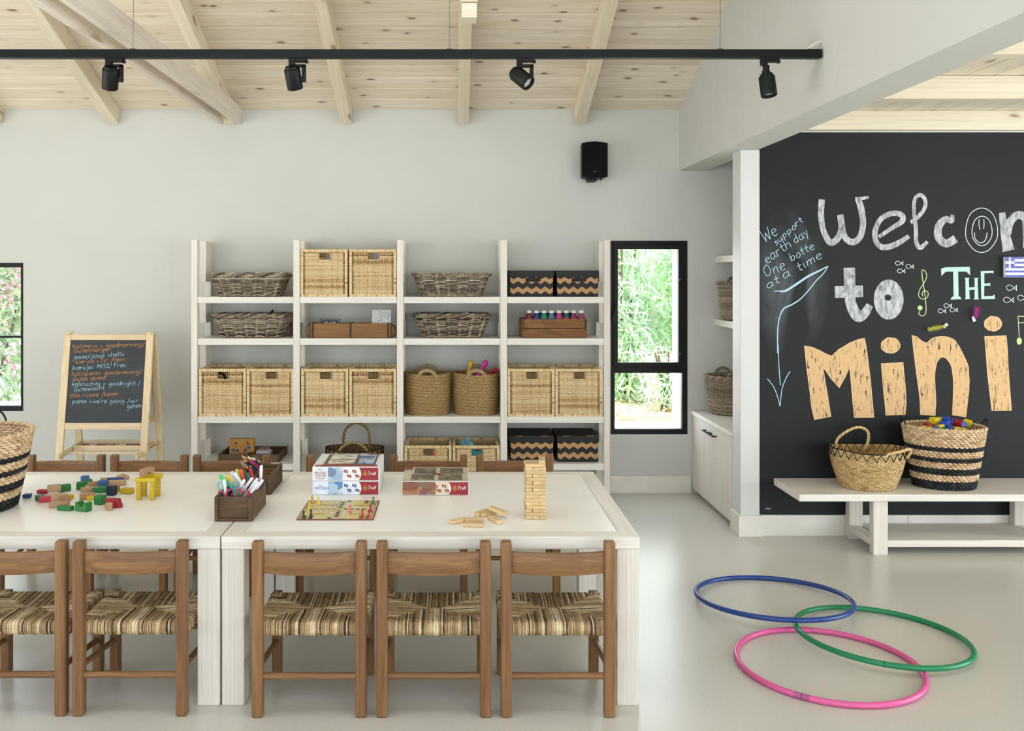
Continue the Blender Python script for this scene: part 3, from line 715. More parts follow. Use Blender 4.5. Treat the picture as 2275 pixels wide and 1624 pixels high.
# ---------------------------------------------------------------- baskets
def outline(kind, hx, hy, corner=.25):
    """closed curve u in 0..1 -> (x, y); kind 'round' or 'rect' (superellipse with soft corners)"""
    def f(u):
        a = 2 * PI * u; c, s = math.cos(a), math.sin(a)
        if kind == 'round': return (hx * c, hy * s)
        e = corner; q = (abs(c) ** (2 / e) + abs(s) ** (2 / e)) ** (-e / 2)
        return (hx * c * q, hy * s * q)
    if kind == 'round': return f
    # even spacing along the curve
    N = 400; P = [f(i / N) for i in range(N + 1)]; S = [0]
    for i in range(N): S.append(S[-1] + math.dist(P[i], P[i + 1]))
    T = S[-1]
    def g(u):
        t = (u % 1) * T; lo, hi = 0, N
        while hi - lo > 1:
            m = (lo + hi) // 2
            if S[m] <= t: lo = m
            else: hi = m
        k = (t - S[lo]) / max(1e-9, S[hi] - S[lo]); return (P[lo][0] + (P[hi][0] - P[lo][0]) * k, P[lo][1] + (P[hi][1] - P[lo][1]) * k)
    return g
def surf(ol, prof):
    """prof(t)-> (scale, z). returns function (u,t,n)->point offset n along the outward normal"""
    cache = {}
    def f(u, t, n=0):
        k = round((u % 1) * 100000)
        if k not in cache:
            x, y = ol(u); x2, y2 = ol(u + .002); x1, y1 = ol(u - .002); dx, dy = x2 - x1, y2 - y1; L = math.hypot(dx, dy) or 1
            cache[k] = (x, y, dy / L, -dx / L)
        x, y, nx, ny = cache[k]; s, z = prof(t); return Vector((x * s + nx * n, y * s + ny * n, z))
    return f
def weave_rings(mb, S, rows, nst, r, amp, seg_per=2, sides=5, t0=0.0, t1=1.0, rnd=None, tone=(.55, .2), wob=.0):
    for i in range(rows):
        t = t0 + (t1 - t0) * (i + .5) / rows; mb.k = min(1, max(0, rnd.gauss(*tone)))
        N = nst * seg_per; ph = rnd.uniform(-.1, .1) * 0
        pts = []
        for j in range(N):
            u = j / N; o = amp * math.sin(PI * nst * u + PI * i + PI / (2 * seg_per) * 0 + PI / 4)
            p = S(u, t, o); p.z += rnd.uniform(-wob, wob); pts.append(p)
        mb.tube(pts, [r * rnd.uniform(.85, 1.15) for _ in pts], sides, closed=True)
def braid(mb, S, t, nst, r, out, rise, strands=3, rnd=None, turns=None, tone=(.55, .2), step=4):
    turns = turns or nst // 2
    for k in range(strands):
        mb.k = min(1, max(0, rnd.gauss(*tone))); N = turns * step
        pts = []
        for j in range(N):
            a = 2 * PI * (turns * j / N) + 2 * PI * k / strands
            p = S(j / N, t, out * math.cos(a)); p.z += rise * math.sin(a) + rise; pts.append(p)
        mb.tube(pts, r, 5, closed=True)
def floor_disc(mb, S, t, n=32, th=.006):
    mb.k = .35; vs = [S(i / n, t, 0) for i in range(n)]; z = vs[0].z
    mb.add([Vector((v.x, v.y, z)) for v in vs] + [Vector((v.x, v.y, z + th)) for v in vs], [tuple(range(n - 1, -1, -1)), tuple(range(n, 2 * n))] + [(i, (i + 1) % n, (i + 1) % n + n, i + n) for i in range(n)])

# grey willow trays ------------------------------------------------------------
def willow_tray(label, loc, seed, rz=0):
    rnd = random.Random(seed); t = thing('willow_tray_basket', label, 'basket', loc, rz, 'grey willow trays on the shelves')
    H = .148; ol = outline('rect', .245, .150, .32); S = surf(ol, lambda q: (.78 + .20 * q, .004 + H * .86 * q))
    mb = MB()
    for i in range(10):
        tt = .03 + i * .094; N = 108
        for sgn in (0, 1):
            mb.k = min(1, max(0, rnd.gauss(.5, .3))); ph = rnd.uniform(-.2, .2)
            mb.tube([S(j / N, tt + .032 * math.sin(PI * 9 * 2 * j / N + PI * sgn + PI * i) + rnd.uniform(-.008, .008), .008 * math.sin(PI * 9 * 2 * j / N + PI * i + PI * sgn + ph) ) for j in range(N)], [.0037 * rnd.uniform(.8, 1.2) for _ in range(N)], 5, closed=True)
    part('woven_side', make_mesh('woven_side', mb, smooth=60), M_GREYW, t)
    mb = MB()
    for i in range(18):
        u = (i + .25) / 18; mb.k = rnd.uniform(.5, 1)
        for du in (-.0035, .0035): mb.tube([S(u + du, 0, .004), S(u + du, .5, .004), S(u + du, 1.0, .002)], .0034, 4)
    part('stakes', make_mesh('stakes', mb, smooth=60), M_GREYW, t, kind='stuff')
    mb = MB()
    braid(mb, S, 1.0, 60, .0052, .009, .011, 5, rnd, 9, (.5, .28), 12); braid(mb, S, .0, 60, .004, .004, .003, 2, rnd, 22, (.4, .2), 4)
    for i in range(60):  # loose twig ends along the rim
        u = rnd.random(); p = S(u, 1, .012); mb.k = rnd.random(); q = S(u + rnd.uniform(-.03, .03), 1, .02 + rnd.random() * .006)
        p.z += rnd.uniform(0, .018); q.z += rnd.uniform(0, .024); mb.tube([p, q], .0022, 4)
    part('rim', make_mesh('rim', mb, smooth=60), M_GREYW, t)
    mb = MB(); floor_disc(mb, S, 0, 40); part('base', mb, M_GREYW, t); return t
ST = [SH[0], SH[1], SH[2], SH[3], LOW]
YT = 5.985
willow_tray('grey willow tray basket on the top shelf, leftmost column', (PX(552, 5.9), YT, ST[0]), 1)
willow_tray('grey willow tray on the second shelf, leftmost column, with a black strip poking out', (PX(557, 5.9), YT, ST[1]), 2)
willow_tray('grey willow tray basket on the top shelf, third column from left', (PX(1003, 5.9), YT, ST[0]), 3)
willow_tray('grey willow tray on the second shelf, third column, holding a white booklet', (PX(1004, 5.9), YT, ST[1]), 4)
b0 = PX(607, 5.95)
solo('black_ribbon', MB().beam((0, 0, 0), (.032, -.01, .044), .014, .003, (0, 1, 0)), M_BLACK, 'short black strip sticking out of the willow tray, second shelf left', 'strip', loc=(b0 - .03, 5.95, ST[1] + .135))
solo('white_booklet', MB().box(0, .11, 0, .16, 0, .006, Matrix.Rotation(R(-14), 4, 'Y') @ Matrix.Rotation(R(8), 4, 'Z')), plain('e8ebf2', .4), 'white booklet lying in the willow tray, second shelf, third column', 'booklet', loc=(PX(1004, 5.9) + .005, 5.88, ST[1] + .13))
solo('green_toy', MB().ball((0, 0, 0), .02, sc=(1.4, .8, .5)).ball((.01, 0, .008), .008), plain('6fae62', .5), 'small pale green toy peeping over the rim of the top left willow tray', 'toy', loc=(PX(541, 5.95), 5.95, ST[0] + .136))

# square rattan cubes ------------------------------------------------------------
CB, CHH, CDp = .3035, .307, .306
def rattan_panel(seed, rows=36, nst=13, wd=CB - .022, ht=CHH - .026, holed=True):
    rnd = random.Random(seed); mb = MB(); hole = (wd * .385, wd * .63, ht * .80, ht * .985) if holed else (9, 9, 9, 9)
    dz = ht / rows; band = [rnd.gauss(.62, .10) for _ in range(rows)]
    for b in range(3):
        c = rnd.randrange(rows)
        for k in range(-1, 2): band[(c + k) % rows] -= .28
    m0 = .027; N = nst * 2 + 4
    for i in range(rows):
        zc = dz * (i + .5); h2 = dz * .43; zz = rnd.uniform(-.0008, .0008)
        xs = [0, m0 * .5] + [m0 + (wd - 2 * m0) * j / (nst * 2) for j in range(nst * 2 + 1)] + [wd - m0 * .5, wd]
        prev = None; mb.k = min(1, max(0, band[i] + rnd.uniform(-.08, .08)))
        vs = []; idx = []
        for j, x in enumerate(xs):
            inm = m0 * .9 < x < wd - m0 * .9
            y = -.0034 * math.sin(PI * (x - m0) / (wd - 2 * m0) * nst + PI * i) if inm else 0
            hh = h2 if inm else h2 * .5
            zw = zc + zz + .0015 * math.sin(9 * x + seed + i * .3)
            if hole[0] < x < hole[1] and hole[2] < zc < hole[3]: idx.append(None); continue
            idx.append(len(vs)); vs += [(x, y + .0012, zw - hh), (x, y - .0014, zw), (x, y + .0012, zw + hh)]
        fs = []
        for a, b in zip(idx, idx[1:]):
            if a is None or b is None: continue
            fs += [(a, b, b + 1, a + 1), (a + 1, b + 1, b + 2, a + 2)]
        mb.add(vs, fs)
    for j in range(nst):
        x = m0 + (wd - 2 * m0) * (j + .5) / nst; mb.k = rnd.uniform(.2, .6)
        z1 = hole[2] if hole[0] < x < hole[1] else ht
        mb.box(x - .0028, x + .0028, .0004, .0022, 0, z1)
    for x in (m0 * .95, wd - m0 * .95): mb.k = .5; mb.box(x - .003, x + .003, .0006, .003, 0, ht)
    mb.k = .75
    if holed: mb.tube([(hole[0], 0, hole[2]), (hole[1], 0, hole[2]), (hole[1], 0, hole[3]), (hole[0], 0, hole[3])], .0032, 6, closed=True)
    return mb
PANELS = []
for s_ in (1, 2, 3):
    me = make_mesh('panel', rattan_panel(s_)); me.materials.append(M_WICK); PANELS.append(me)
SOLID = make_mesh('panel', rattan_panel(8, holed=False)); SOLID.materials.append(M_WICK)
def wrapped_bar(mb, p0, p1, w_, rnd, st=.0052):
    p0, p1 = Vector(p0), Vector(p1); L = (p1 - p0).length; n = int(L / st); d = (p1 - p0) / n
    ax = max(range(3), key=lambda i: abs(d[i]))
    for i in range(n):
        mb.k = min(1, max(0, rnd.gauss(.62, .13) - (.45 if rnd.random() < .05 else 0))); a = p0 + d * i; b = p0 + d * (i + .93); h = w_ / 2 * rnd.uniform(.95, 1.06)
        lo = [min(a[k], b[k]) - (0 if k == ax else h) for k in range(3)]; hi = [max(a[k], b[k]) + (0 if k == ax else h) for k in range(3)]
        mb.box(lo[0], hi[0], lo[1], hi[1], lo[2], hi[2])
rnd = random.Random(5); mb = MB(); q = .0085; a_, b_, c_ = CB / 2 - q, CDp - q, CHH - q
for z in (q, c_):
    for y in (q, b_): wrapped_bar(mb, (-a_ - q + .001, y, z), (a_ + q - .001, y, z), .017, rnd)
    for x in (-a_, a_): wrapped_bar(mb, (x, q * 2, z), (x, b_ - q, z), .017, rnd)
for x in (-a_, a_):
    for y in (q, b_): wrapped_bar(mb, (x, y, q * 2), (x, y, c_ - q), .0165, rnd)
FRAME = make_mesh('wrapped_frame', mb); FRAME.materials.append(M_WICKF)
BASE = make_mesh('base', MB().box(-CB / 2 + .012, CB / 2 - .012, .012, CDp - .012, .006, .012)); BASE.materials.append(M_WICKF)
def cube(x, y, z, label, v, group):
    t = thing('rattan_cube_basket', label, 'basket', (x, y, z), 0, group)
    part('wrapped_frame', FRAME, None, t); part('base', BASE, None, t)
    pn = (CB - .022) / 2
    part('front_panel', PANELS[v % 3], None, t, loc=(-pn, .008, .013)); part('back_panel', PANELS[(v + 1) % 3] if z > 1.2 else SOLID, None, t, loc=(-pn, CDp - .008, .013))
    part('side_panel', SOLID, None, t, loc=(-CB / 2 + .008, CDp - .0125, .013), rot=(0, 0, -PI / 2))
    part('side_panel', SOLID, None, t, loc=(CB / 2 - .008, .0125, .013), rot=(0, 0, PI / 2)); return t
YC = 5.803
col = ['leftmost column', 'second column', 'third column', 'rightmost column']
def cubepair(bi, px0, px1, z, row, v):
    for k, (p, w_) in enumerate(((px0, 'left'), (px1, 'right'))):
        cube(PX(p, YC), YC, z, 'honey coloured rattan cube basket, %s of the pair on the %s, %s' % (w_, row, col[bi]), v + k, 'rattan cubes on the ' + row)
cubepair(1, 719.7, 828, ST[0], 'top shelf', 0)
cubepair(0, 494, 600.2, ST[2], 'third shelf', 1); cubepair(1, 721.3, 828, ST[2], 'third shelf', 3)
cubepair(3, 1180, 1286, ST[2], 'third shelf', 5)
cubepair(2, 951, 1058, LOW, 'lowest shelf', 2)
def cone(name, x, y, z, r0, h, c, label, lean=(0, 0)):
    solo(name, MB().tube(smooth_pts([(0, 0, 0), (lean[0] * .5, lean[1] * .5, h * .5), (lean[0], lean[1], h)], 3), r0, 10), c, label, 'toy', loc=(x, y, z), smooth=40)
# things peeping out of the cubes
solo('teal_card_box', MB().cbox((0, 0, 0), (.075, .025, .10), M=Matrix.Rotation(R(-28), 4, 'Y') @ Matrix.Rotation(R(-15), 4, 'X')), plain('4f8ea0', .4, noise_amt=.5, nscale=30), 'teal card box tilted in the lowest right rattan cube of the third column', 'box', loc=(PX(1040, 5.9), 5.9, LOW + .285), bevel=.002)
solo('teal_folder', MB().box(-.09, .09, 0, .01, -.13, .06), plain('1d7f8c', .4), 'teal folder seen through the handle hole of the right cube, lowest shelf', 'folder', loc=(PX(1058, 5.83), 5.83, LOW + .205))
solo('red_dot_sticker', MB().lathe([(.001, 0), (.0085, 0), (.0085, .001), (.001, .001)], 16, M=Matrix.Rotation(PI / 2, 4, 'X')), plain('e8281e', .4), 'round red sticker on the front of the left cube, lowest shelf', 'sticker', loc=(PX(964.5, 5.80), 5.803, PZ(1009, 5.80)))
solo('black_cable_coil', MB().tube([(.04 * math.cos(a / 10 * 2 * PI), 0, .04 * math.sin(a / 10 * 2 * PI)) for a in range(10)], .009, 8, closed=True), M_BLACK, 'black and yellow ring toy inside the leftmost third-shelf cube', 'toy', loc=(PX(487, 5.87), 5.87, ST[2] + .235), smooth=60)

# coiled rope baskets ----------------------------------------------------------
def rope_basket(x, label, seed, hd=0):
    rnd = random.Random(seed); t = thing('rope_basket', label, 'basket', (x, 5.965, ST[2]), 0, 'coiled rope baskets on the third shelf')
    r1, r0, H = .152, .140, .268; mb = MB(); rows = 27; N = 150; rr = H / rows * .56
    for i in range(rows):
        tt = (i + .5) / rows; r = r0 + (r1 - r0) * math.sin(min(1, tt * 1.6) * PI / 2); z = H * tt
        # the top edge rises at left and right, dips under the handles
        for j in range(N):
            pass
        pts = []; 
        for j in range(N):
            a = 2 * PI * j / N; zz = z + (.014 * tt ** 3) * (abs(math.cos(a)) - .5)
            pts.append((r * math.cos(a), r * math.sin(a), zz))
        b = len(mb.f); mb.tube(pts, rr * 1.06, 6, closed=True)
        for k in range(b, len(mb.f)):
            j = (k - b) // 6; mb.c[k] = .5 + .16 * math.sin(j * 2.4 + ((k - b) % 6) * 1.1 + i * 1.7) + .12 * math.sin(j * .13 + i * 2.9) + rnd.uniform(-.14, .14)
    part('coiled_side', make_mesh('coiled_side', mb, smooth=60), M_ROPE, t)
    mb = MB(); mb.k = .3; mb.lathe([(.001, .002), (r0, .002), (r0, .008), (.001, .008)], 40); part('base', mb, M_ROPE, t)
    for sgn in (-1, 1):
        y = sgn * (r1 - .004); z = H - .005
        mb = MB().tube(smooth_pts([(-.062, y * .93, z - .02), (-.045, y, z + .012), (-.018, y * 1.02, z + .030), (.018, y * 1.02, z + .030), (.045, y, z + .012), (.062, y * .93, z - .02)], 5), .0125, 10)
        part('handle', mb, M_ROPEH, t, smooth=60)
    return t
rope_basket(PX(950, 5.965), 'coiled rope basket with two handles, left of the pair on the third shelf', 1)
rope_basket(PX(1057.5, 5.965), 'coiled rope basket with maracas in it, right of the pair on the third shelf', 2)
def maraca(px, py, y, c, label, rx=0, ry=0, s=1):
    M = Matrix.Rotation(ry, 4, 'Y') @ Matrix.Rotation(rx, 4, 'X')
    prof = [(.001, .022), (.010, .020), (.016, .012), (.018, 0), (.016, -.012), (.0125, -.026), (.0125, -.045), (.015, -.065), (.019, -.09), (.02, -.13), (.001, -.131)]
    solo('maraca', MB().lathe([(r * s, z * s) for r, z in prof], 20, M=M, cap=False), plain(c, .4, noise_amt=.05), label, 'maraca', 'maracas in the rope basket', loc=at(px, py, y), smooth=60)
maraca(1046, 808, 5.95, 'c9a21a', 'yellow maraca sticking up at the middle of the right rope basket', ry=R(13))
maraca(1078, 807, 5.93, 'c4208a', 'magenta maraca sticking up at the right of the rope basket', ry=R(28))
maraca(1101, 823, 5.98, 'b51f34', 'dark red maraca lying low at the right edge of the rope basket', ry=R(55), rx=R(20))

# black and kraft zigzag boxes --------------------------------------------------
def zig_box(px0, px1, z, label, lid_tabs, hole, group, y=5.853):
    x0, x1 = PX(px0, y), PX(px1, y); W = x1 - x0; H = .170; D = .30; t = thing('zigzag_storage_box', label, 'box', (x0, y, z), 0, group)
    i = .005
    part('body', MB().box(i, W - i, i, D - i, 0, H - .012), M_BOXBLK, t, bevel=.002)
    part('lid', MB().box(0, W, 0, D, H - .040, H), M_BOXBLK, t, bevel=.002)
    mb = MB(); n = 4.7; X0, X1 = i + .001, W - i - .001
    def zz(x, a, z0): 
        p = ((x - X0) / (X1 - X0) * n + .15) % 1; return z0 + a * (abs(2 * p - 1))
    for zb, hgt in ((.082, .031), (.016, .031)):
        xs = sorted({X0, X1} | {X0 + (X1 - X0) * (k / 2 - .15) / n for k in range(1, 11) if 0 < (k / 2 - .15) / n < 1})
        for a, b in zip(xs, xs[1:]):
            mb.add([(a, i - .0006, zz(a, .020, zb)), (b, i - .0006, zz(b, .020, zb)), (b, i - .0006, min(H - .041, zz(b, .020, zb + hgt))), (a, i - .0006, min(H - .041, zz(a, .020, zb + hgt)))], [(0, 1, 2, 3)])
    part('zigzag_print', mb, M_KRAFT, t)
    if hole: part('hand_hole', MB().box(W * .36, W * .70, i - .0018, i - .0008, H - .072, H - .046).box(W * .38, W * .68, i - .0019, i - .0017, H - .060, H - .058), M_BLACK, t)
    if lid_tabs:
        for a in (.13, .70): part('kraft_edge', MB().box(W * a, W * (a + .17), -.0006, .003, H - .002, H + .0008), M_KRAFT, t)
    return t
g = 'zigzag boxes on the top shelf'
zig_box(1132, 1230.5, ST[0], 'black and tan zigzag box with lid, left on the top shelf by the window', 0, 1, g)
zig_box(1236, 1331, ST[0], 'black and tan zigzag box with lid, right on the top shelf by the window', 0, 1, g)
g = 'zigzag boxes on the bottom shelf'
zig_box(1133, 1231, ST[3], 'black and tan zigzag box, left on the bottom shelf behind the block tower', 1, 0, g)
zig_box(1237, 1331, ST[3], 'black and tan zigzag box, right on the bottom shelf at the end post', 1, 0, g)

# willow log baskets with hoop handles in the alcove ---------------------------
def log_basket(x, y, z, rt, rb, H, label, seed, hx):
    rnd = random.Random(seed); t = thing('willow_log_basket', label, 'basket', (x, y, z), 0, 'grey willow baskets in the alcove')
    S = surf(outline('round', 1, 1), lambda q: (rb + (rt - rb) * q, .004 + H * q)); mb = MB(); rows = 26
    for i in range(rows):
        mb.k = min(1, max(0, rnd.gauss(.65, .12))); N = 112
        mb.tube([S(j / N, (i + .5) / rows, .0058 * math.sin(PI * 28 * j / N + PI * i + .7)) for j in range(N)], H / rows * .46, 5, closed=True)
    part('woven_side', make_mesh('woven_side', mb, smooth=60), M_GREYW, t)
    mb = MB(); braid(mb, S, 1.0, 60, .006, .009, .008, 3, rnd, 16, (.6, .2), 5); part('rim', make_mesh('rim', mb, smooth=60), M_GREYW, t); mb = MB(); floor_disc(mb, S, 0); part('base', mb, M_GREYW, t)
    for sg in (-1, 1):
        mb = MB()
        for k in range(3):
            mb.k = rnd.uniform(.2, .6); pts = []
            for j in range(25):
                a = PI * j / 24; tw = j * .9 + k * 2.1
                c = Vector((hx * math.cos(a), sg * rt * .93, H - .01 + hx * 1.25 * math.sin(a)))
                pts.append(c + Vector((math.cos(tw) * .004 * math.cos(a), math.sin(tw) * .005, math.cos(tw) * .004)))
            mb.tube(pts, .0052, 6)
        part('handle', make_mesh('handle', mb, smooth=60), M_GREYW, t)
    return t
log_basket(1.853, 6.032, .5735, .150, .120, .235, 'grey willow basket with two hoop handles on top of the white cabinet', 3, .055)
log_basket(1.925, 6.02, 1.1985, .140, .118, .235, 'grey willow basket with hoop handles on the lower alcove shelf', 4, .05)

# big black striped baskets ----------------------------------------------------
def striped(name, label, loc, seed, rx, ry, bx, by, H, rz=0):
    rnd = random.Random(seed); t = thing(name, label, 'basket', loc, rz, 'tall black striped baskets')
    rows = 28
    def prof(q): return (1.0, q)
    def S(u, q, n=0):
        a = 2 * PI * u; s = q ** .9; X_, Y_ = bx + (rx - bx) * s, by + (ry - by) * s
        return Vector(((X_ + n) * math.cos(a), (Y_ + n) * math.sin(a), .002 + H * q))
    nat = MB(); blk = MB(); blackrows = {i for i in range(28) for a, b in ((0, .13), (.255, .36), (.455, .55), (.63, .71)) if a <= (i + .5) / 28 < b}
    for i in range(rows):
        q = (i + .5) / rows; m_ = blk if i in blackrows else nat; st = 44; N = st * 4; rr = H / rows * .66
        m_.k = .5; pts = []; rs = []
        for j in range(N):
            ph = (j / 4 + .5 * (i % 2)) % 1
            pts.append(S(j / N, q + .006 * math.sin(2 * PI * ph), .0035 * math.sin(PI * ph))); rs.append(rr * (.55 + .5 * math.sin(PI * ph) ** .7))
        b = len(m_.f); m_.tube(pts, rs, 5, closed=True); tone = 0
        for k in range(b, len(m_.f)):
            if (k - b) % 20 == 0: tone = min(1, max(0, rnd.gauss(.58, .2)))
            m_.c[k] = tone
    part('natural_weave', make_mesh('natural_weave', nat, smooth=60), M_NAT, t)
    part('black_stripe', make_mesh('black_stripe', blk, smooth=60), M_BLKW, t, label='black woven stripes')
    mb = MB(); mb.k = .6
    for k in range(2):
        pts = []
        for j in range(120):
            a = 2 * PI * 30 * j / 120 + PI * k; p = S(j / 120, 1.0, .006 * math.cos(a)); p.z += .005 * math.sin(a); pts.append(p)
        mb.k = .45 + .3 * k; mb.tube(pts, .0062, 6, closed=True)
    part('rim', make_mesh('rim', mb, smooth=60), M_NAT, t)
    mb = MB(); floor_disc(mb, lambda u, q, n=0: S(u, .01, -.004), 0, 40, .004); part('base', mb, M_NAT, t)
    for sg in (-1, 1):
        p0 = Vector((sg * rx * .99, 0, H * .97)); pts = [p0 + Vector((0, -.035, -.012)), p0 + Vector((sg * .002, -.034, .02)), p0 + Vector((sg * .008, -.018, .05)), p0 + Vector((sg * .010, .0, .058)), p0 + Vector((sg * .008, .018, .05)), p0 + Vector((sg * .002, .034, .02)), p0 + Vector((0, .035, -.012))]
        part('handle', MB().tube(smooth_pts(pts, 5), .0042, 8), M_THREAD, t, smooth=60, label='thin black loop handle')
    return t
striped('striped_basket', 'tall cream basket with black stripes, full of toy bricks, on the bench', (PX(2095, 5.0), 4.992, .3305), 1, .205, .165, .150, .115, .330, R(-12))
striped('striped_basket', 'cream basket with black stripes on the left table, cut by the picture edge', (-1.868, 3.53, HT + .0005), 2, .222, .2, .152, .14, .292, R(97))

# straw baskets with black zigzag stitching ------------------------------------
def straw(label, loc, seed, rx, ry, bx, by, H, mat_, handles, rz=0, dip=0.0):
    rnd = random.Random(seed); t = thing('straw_basket', label, 'basket', loc, rz, 'straw baskets with black zigzag rims')
    def S(u, q, n=0):
        a = 2 * PI * u; s = math.sin(min(1, q) * PI / 2) ** .9; X_, Y_ = bx + (rx - bx) * s, by + (ry - by) * s
        return Vector(((X_ + n) * math.cos(a), (Y_ + n) * math.sin(a), .002 + H * q + dip * q * math.cos(2 * a)))
    mb = MB(); N = 60; rows = 12; mb.k = .3
    vs = [S(j / N, i / rows, -.003) for i in range(rows + 1) for j in range(N)]
    mb.add(vs, [(i * N + j, i * N + (j + 1) % N, (i + 1) * N + (j + 1) % N, (i + 1) * N + j) for i in range(rows) for j in range(N)] + [tuple(range(N - 1, -1, -1))])
    R_ = 20; C = 58
    for i in range(R_):      # herringbone: each row of flat strips leans the other way
        for j in range(C):
            mb.k = min(1, max(0, rnd.gauss(.6, .22))); s = 1 if i % 2 else -1; u0 = (j + .5 * (i % 2)) / C; q0 = i / R_; du = .75 / C; dq = 1.12 / R_; wq = .6 / R_
            pts = [(u0 - s * du, q0 - .15 / R_), (u0 - s * du + .5 / C, q0 - .15 / R_), (u0 + s * du + .5 / C, q0 + dq), (u0 + s * du, q0 + dq)]
            q = [S(a, min(1, max(0, b)), .0008) for a, b in pts]; m1 = (q[0] + q[3]) / 2; m2 = (q[1] + q[2]) / 2; o = S(u0, q0, 1) - S(u0, q0, 0); o.z = 0; o.normalize()
            mb.add([q[0], q[1], m2 + o * .0028, q[2], q[3], m1 + o * .0028], [(0, 1, 2, 5), (5, 2, 3, 4)])
    part('plaited_side', mb, mat_, t)
    mb = MB(); zn = 26
    for side in (.003, -.006):
        pts = []
        for j in range(zn * 2): pts.append(S(j / (zn * 2), 1.0 if j % 2 else .80, side + .002))
        mb.tube(pts, .0026, 5, closed=True)
    mb.tube([S(j / 60, 1.0, 0) for j in range(60)], .0034, 6, closed=True)
    part('zigzag_stitching', mb, M_THREAD, t, smooth=60, label='black zigzag stitching round the rim')
    for pts in handles:
        b = MB(); sp_ = smooth_pts(pts, 8); n = len(sp_); b.tube(sp_, [.0078 + .0012 * (i % 2) for i in range(n)], 8)
        for k in range(len(b.f)): b.c[k] = .55 + .3 * math.sin(k * 1.3)
        part('handle', make_mesh('handle', b, smooth=50), mat_, t)
    return t
sbx = PX(1928, 4.97)
straw('straw basket with black zigzag rim and two tall handles on the bench', (sbx, 4.975, .3305), 5, .200, .160, .142, .118, .212, M_STRAW,
      [[(-.125, .125, .185), (-.115, .118, .24), (-.075, .10, .285), (-.01, .095, .312), (.045, .10, .29), (.055, .11, .235), (.04, .125, .18)],
       [(-.005, -.148, .175), (.04, -.155, .208), (.105, -.15, .222), (.165, -.13, .232), (.178, -.12, .215), (.165, -.105, .18)]], dip=.008)
straw('dark straw basket with black zigzag rim on the lowest shelf behind puzzle boxes', (PX(787, 5.93), 5.96, LOW), 6, .188, .135, .13, .10, .262, M_STRAWD,
      [[(-.085, .118, .24), (-.09, .118, .30), (-.07, .116, .37), (.0, .115, .41), (.07, .116, .37), (.088, .118, .30), (.085, .118, .24)],
       [(-.09, -.095, .20), (-.095, -.10, .25), (-.06, -.09, .295), (.0, -.08, .31), (.06, -.09, .295), (.095, -.10, .25), (.09, -.095, .20)]], dip=.006)
# ---------------------------------------------------------------- chalk writing on the chalkboard wall
def b2(ox, oy, sc):      # crop coordinates -> board plane
    def f(u, v, h=0): return Vector((PX(ox + u / sc, 5.19), 5.1896 - h, PZ(oy + v / sc, 5.19)))
    return f
C2 = b2(1675, 280, 3.248); C3 = b2(1675, 700, 2.9)
WHITE = chalk('white_chalk_fill', 'cfd2d4', '6a6d70', .30, (45, 45, 14), 0, .3); WLINE = plain('dfe6ea', .9, noise_amt=.15, nscale=300, name='white_chalk_line')
PEACH = chalk('peach_chalk_fill', 'e0ba8a', '2c2a28', .34, (95, 95, 15), .25, .10); MINT = chalk('mint_chalk_fill', 'c3e6dc', '8fb8ad', .2, (20, 20, 20))
LIME = plain('cfe0a0', .9, noise_amt=.15, nscale=300, name='lime_chalk'); SKY = plain('b9dff0', .9, noise_amt=.2, nscale=300, name='pale_blue_chalk')
def stroke(mb, pts, wd, fn, h=0.0003, closed=False, k=6, raw=False):
    p = pts if raw else [tuple(q) for q in smooth_pts([Vector((a, b)) for a, b in pts], k, closed)]
    if not isinstance(wd, (int, float)):
        n = len(p); m = len(wd); wd = [wd[min(m - 1, int(i / (n - 1) * (m - 1)))] * (1 - ((i / (n - 1) * (m - 1)) % 1)) + wd[min(m - 1, int(i / (n - 1) * (m - 1)) + 1)] * ((i / (n - 1) * (m - 1)) % 1) for i in range(n)]
    mb.ribbon(p, wd, fn, h, closed)
def letter(name, parts_, mat_, fn, label):
    mb = MB(); h = .0003
    for pts, wd in parts_: stroke(mb, pts, wd, fn, h); h += .00012
    part(name, mb, mat_, panel, label=label)
letter('chalk_letter', [([(490, 530), (484, 640), (500, 750), (548, 838), (600, 815), (632, 740), (622, 640)], [44, 44, 40, 46, 46, 46, 46]), ([(630, 700), (655, 800), (710, 838), (765, 800), (787, 700), (772, 590), (748, 525)], [40, 44, 46, 44, 44, 48, 40]), ([(730, 524), (780, 522), (828, 514)], [20, 24, 20])], WHITE, C2, 'large white chalk letter W')
letter('chalk_letter', [([(900, 800), (990, 740), (1070, 685), (1062, 640), (990, 632), (915, 672), (876, 750), (880, 830), (930, 876), (1020, 855), (1118, 795)], [26, 30, 40, 40, 38, 38, 38, 38, 42, 42, 30])], WHITE, C2, 'large white chalk letter e')
letter('chalk_letter', [([(1130, 696), (1185, 655), (1232, 590), (1234, 530), (1198, 498), (1160, 530), (1155, 620), (1168, 740), (1172, 840), (1200, 878), (1252, 835)], [28, 28, 28, 28, 28, 26, 26, 30, 30, 34, 24])], WHITE, C2, 'large white chalk letter l')
letter('chalk_letter', [([(1432, 640), (1428, 688), (1385, 672), (1335, 720), (1330, 800), (1385, 848), (1455, 812)], [26, 30, 46, 56, 56, 56, 60])], WHITE, C2, 'large white chalk letter c')
mb = MB()
for cx_, cy_, rx_, ry_ in ((1642, 752, 116, 160), (1645, 757, 73, 106)):
    stroke(mb, [(cx_ + rx_ * math.cos(a * PI / 8) * (1 + .03 * math.sin(a * 2)), cy_ + ry_ * math.sin(a * PI / 8)) for a in range(16)], 5.5, C2, closed=True)
for pts in ([(1625, 672), (1623, 710), (1630, 748)], [(1658, 672), (1660, 710), (1657, 742)], [(1590, 768), (1598, 815), (1635, 843), (1670, 822), (1682, 768)]): stroke(mb, pts, 5.5, C2)
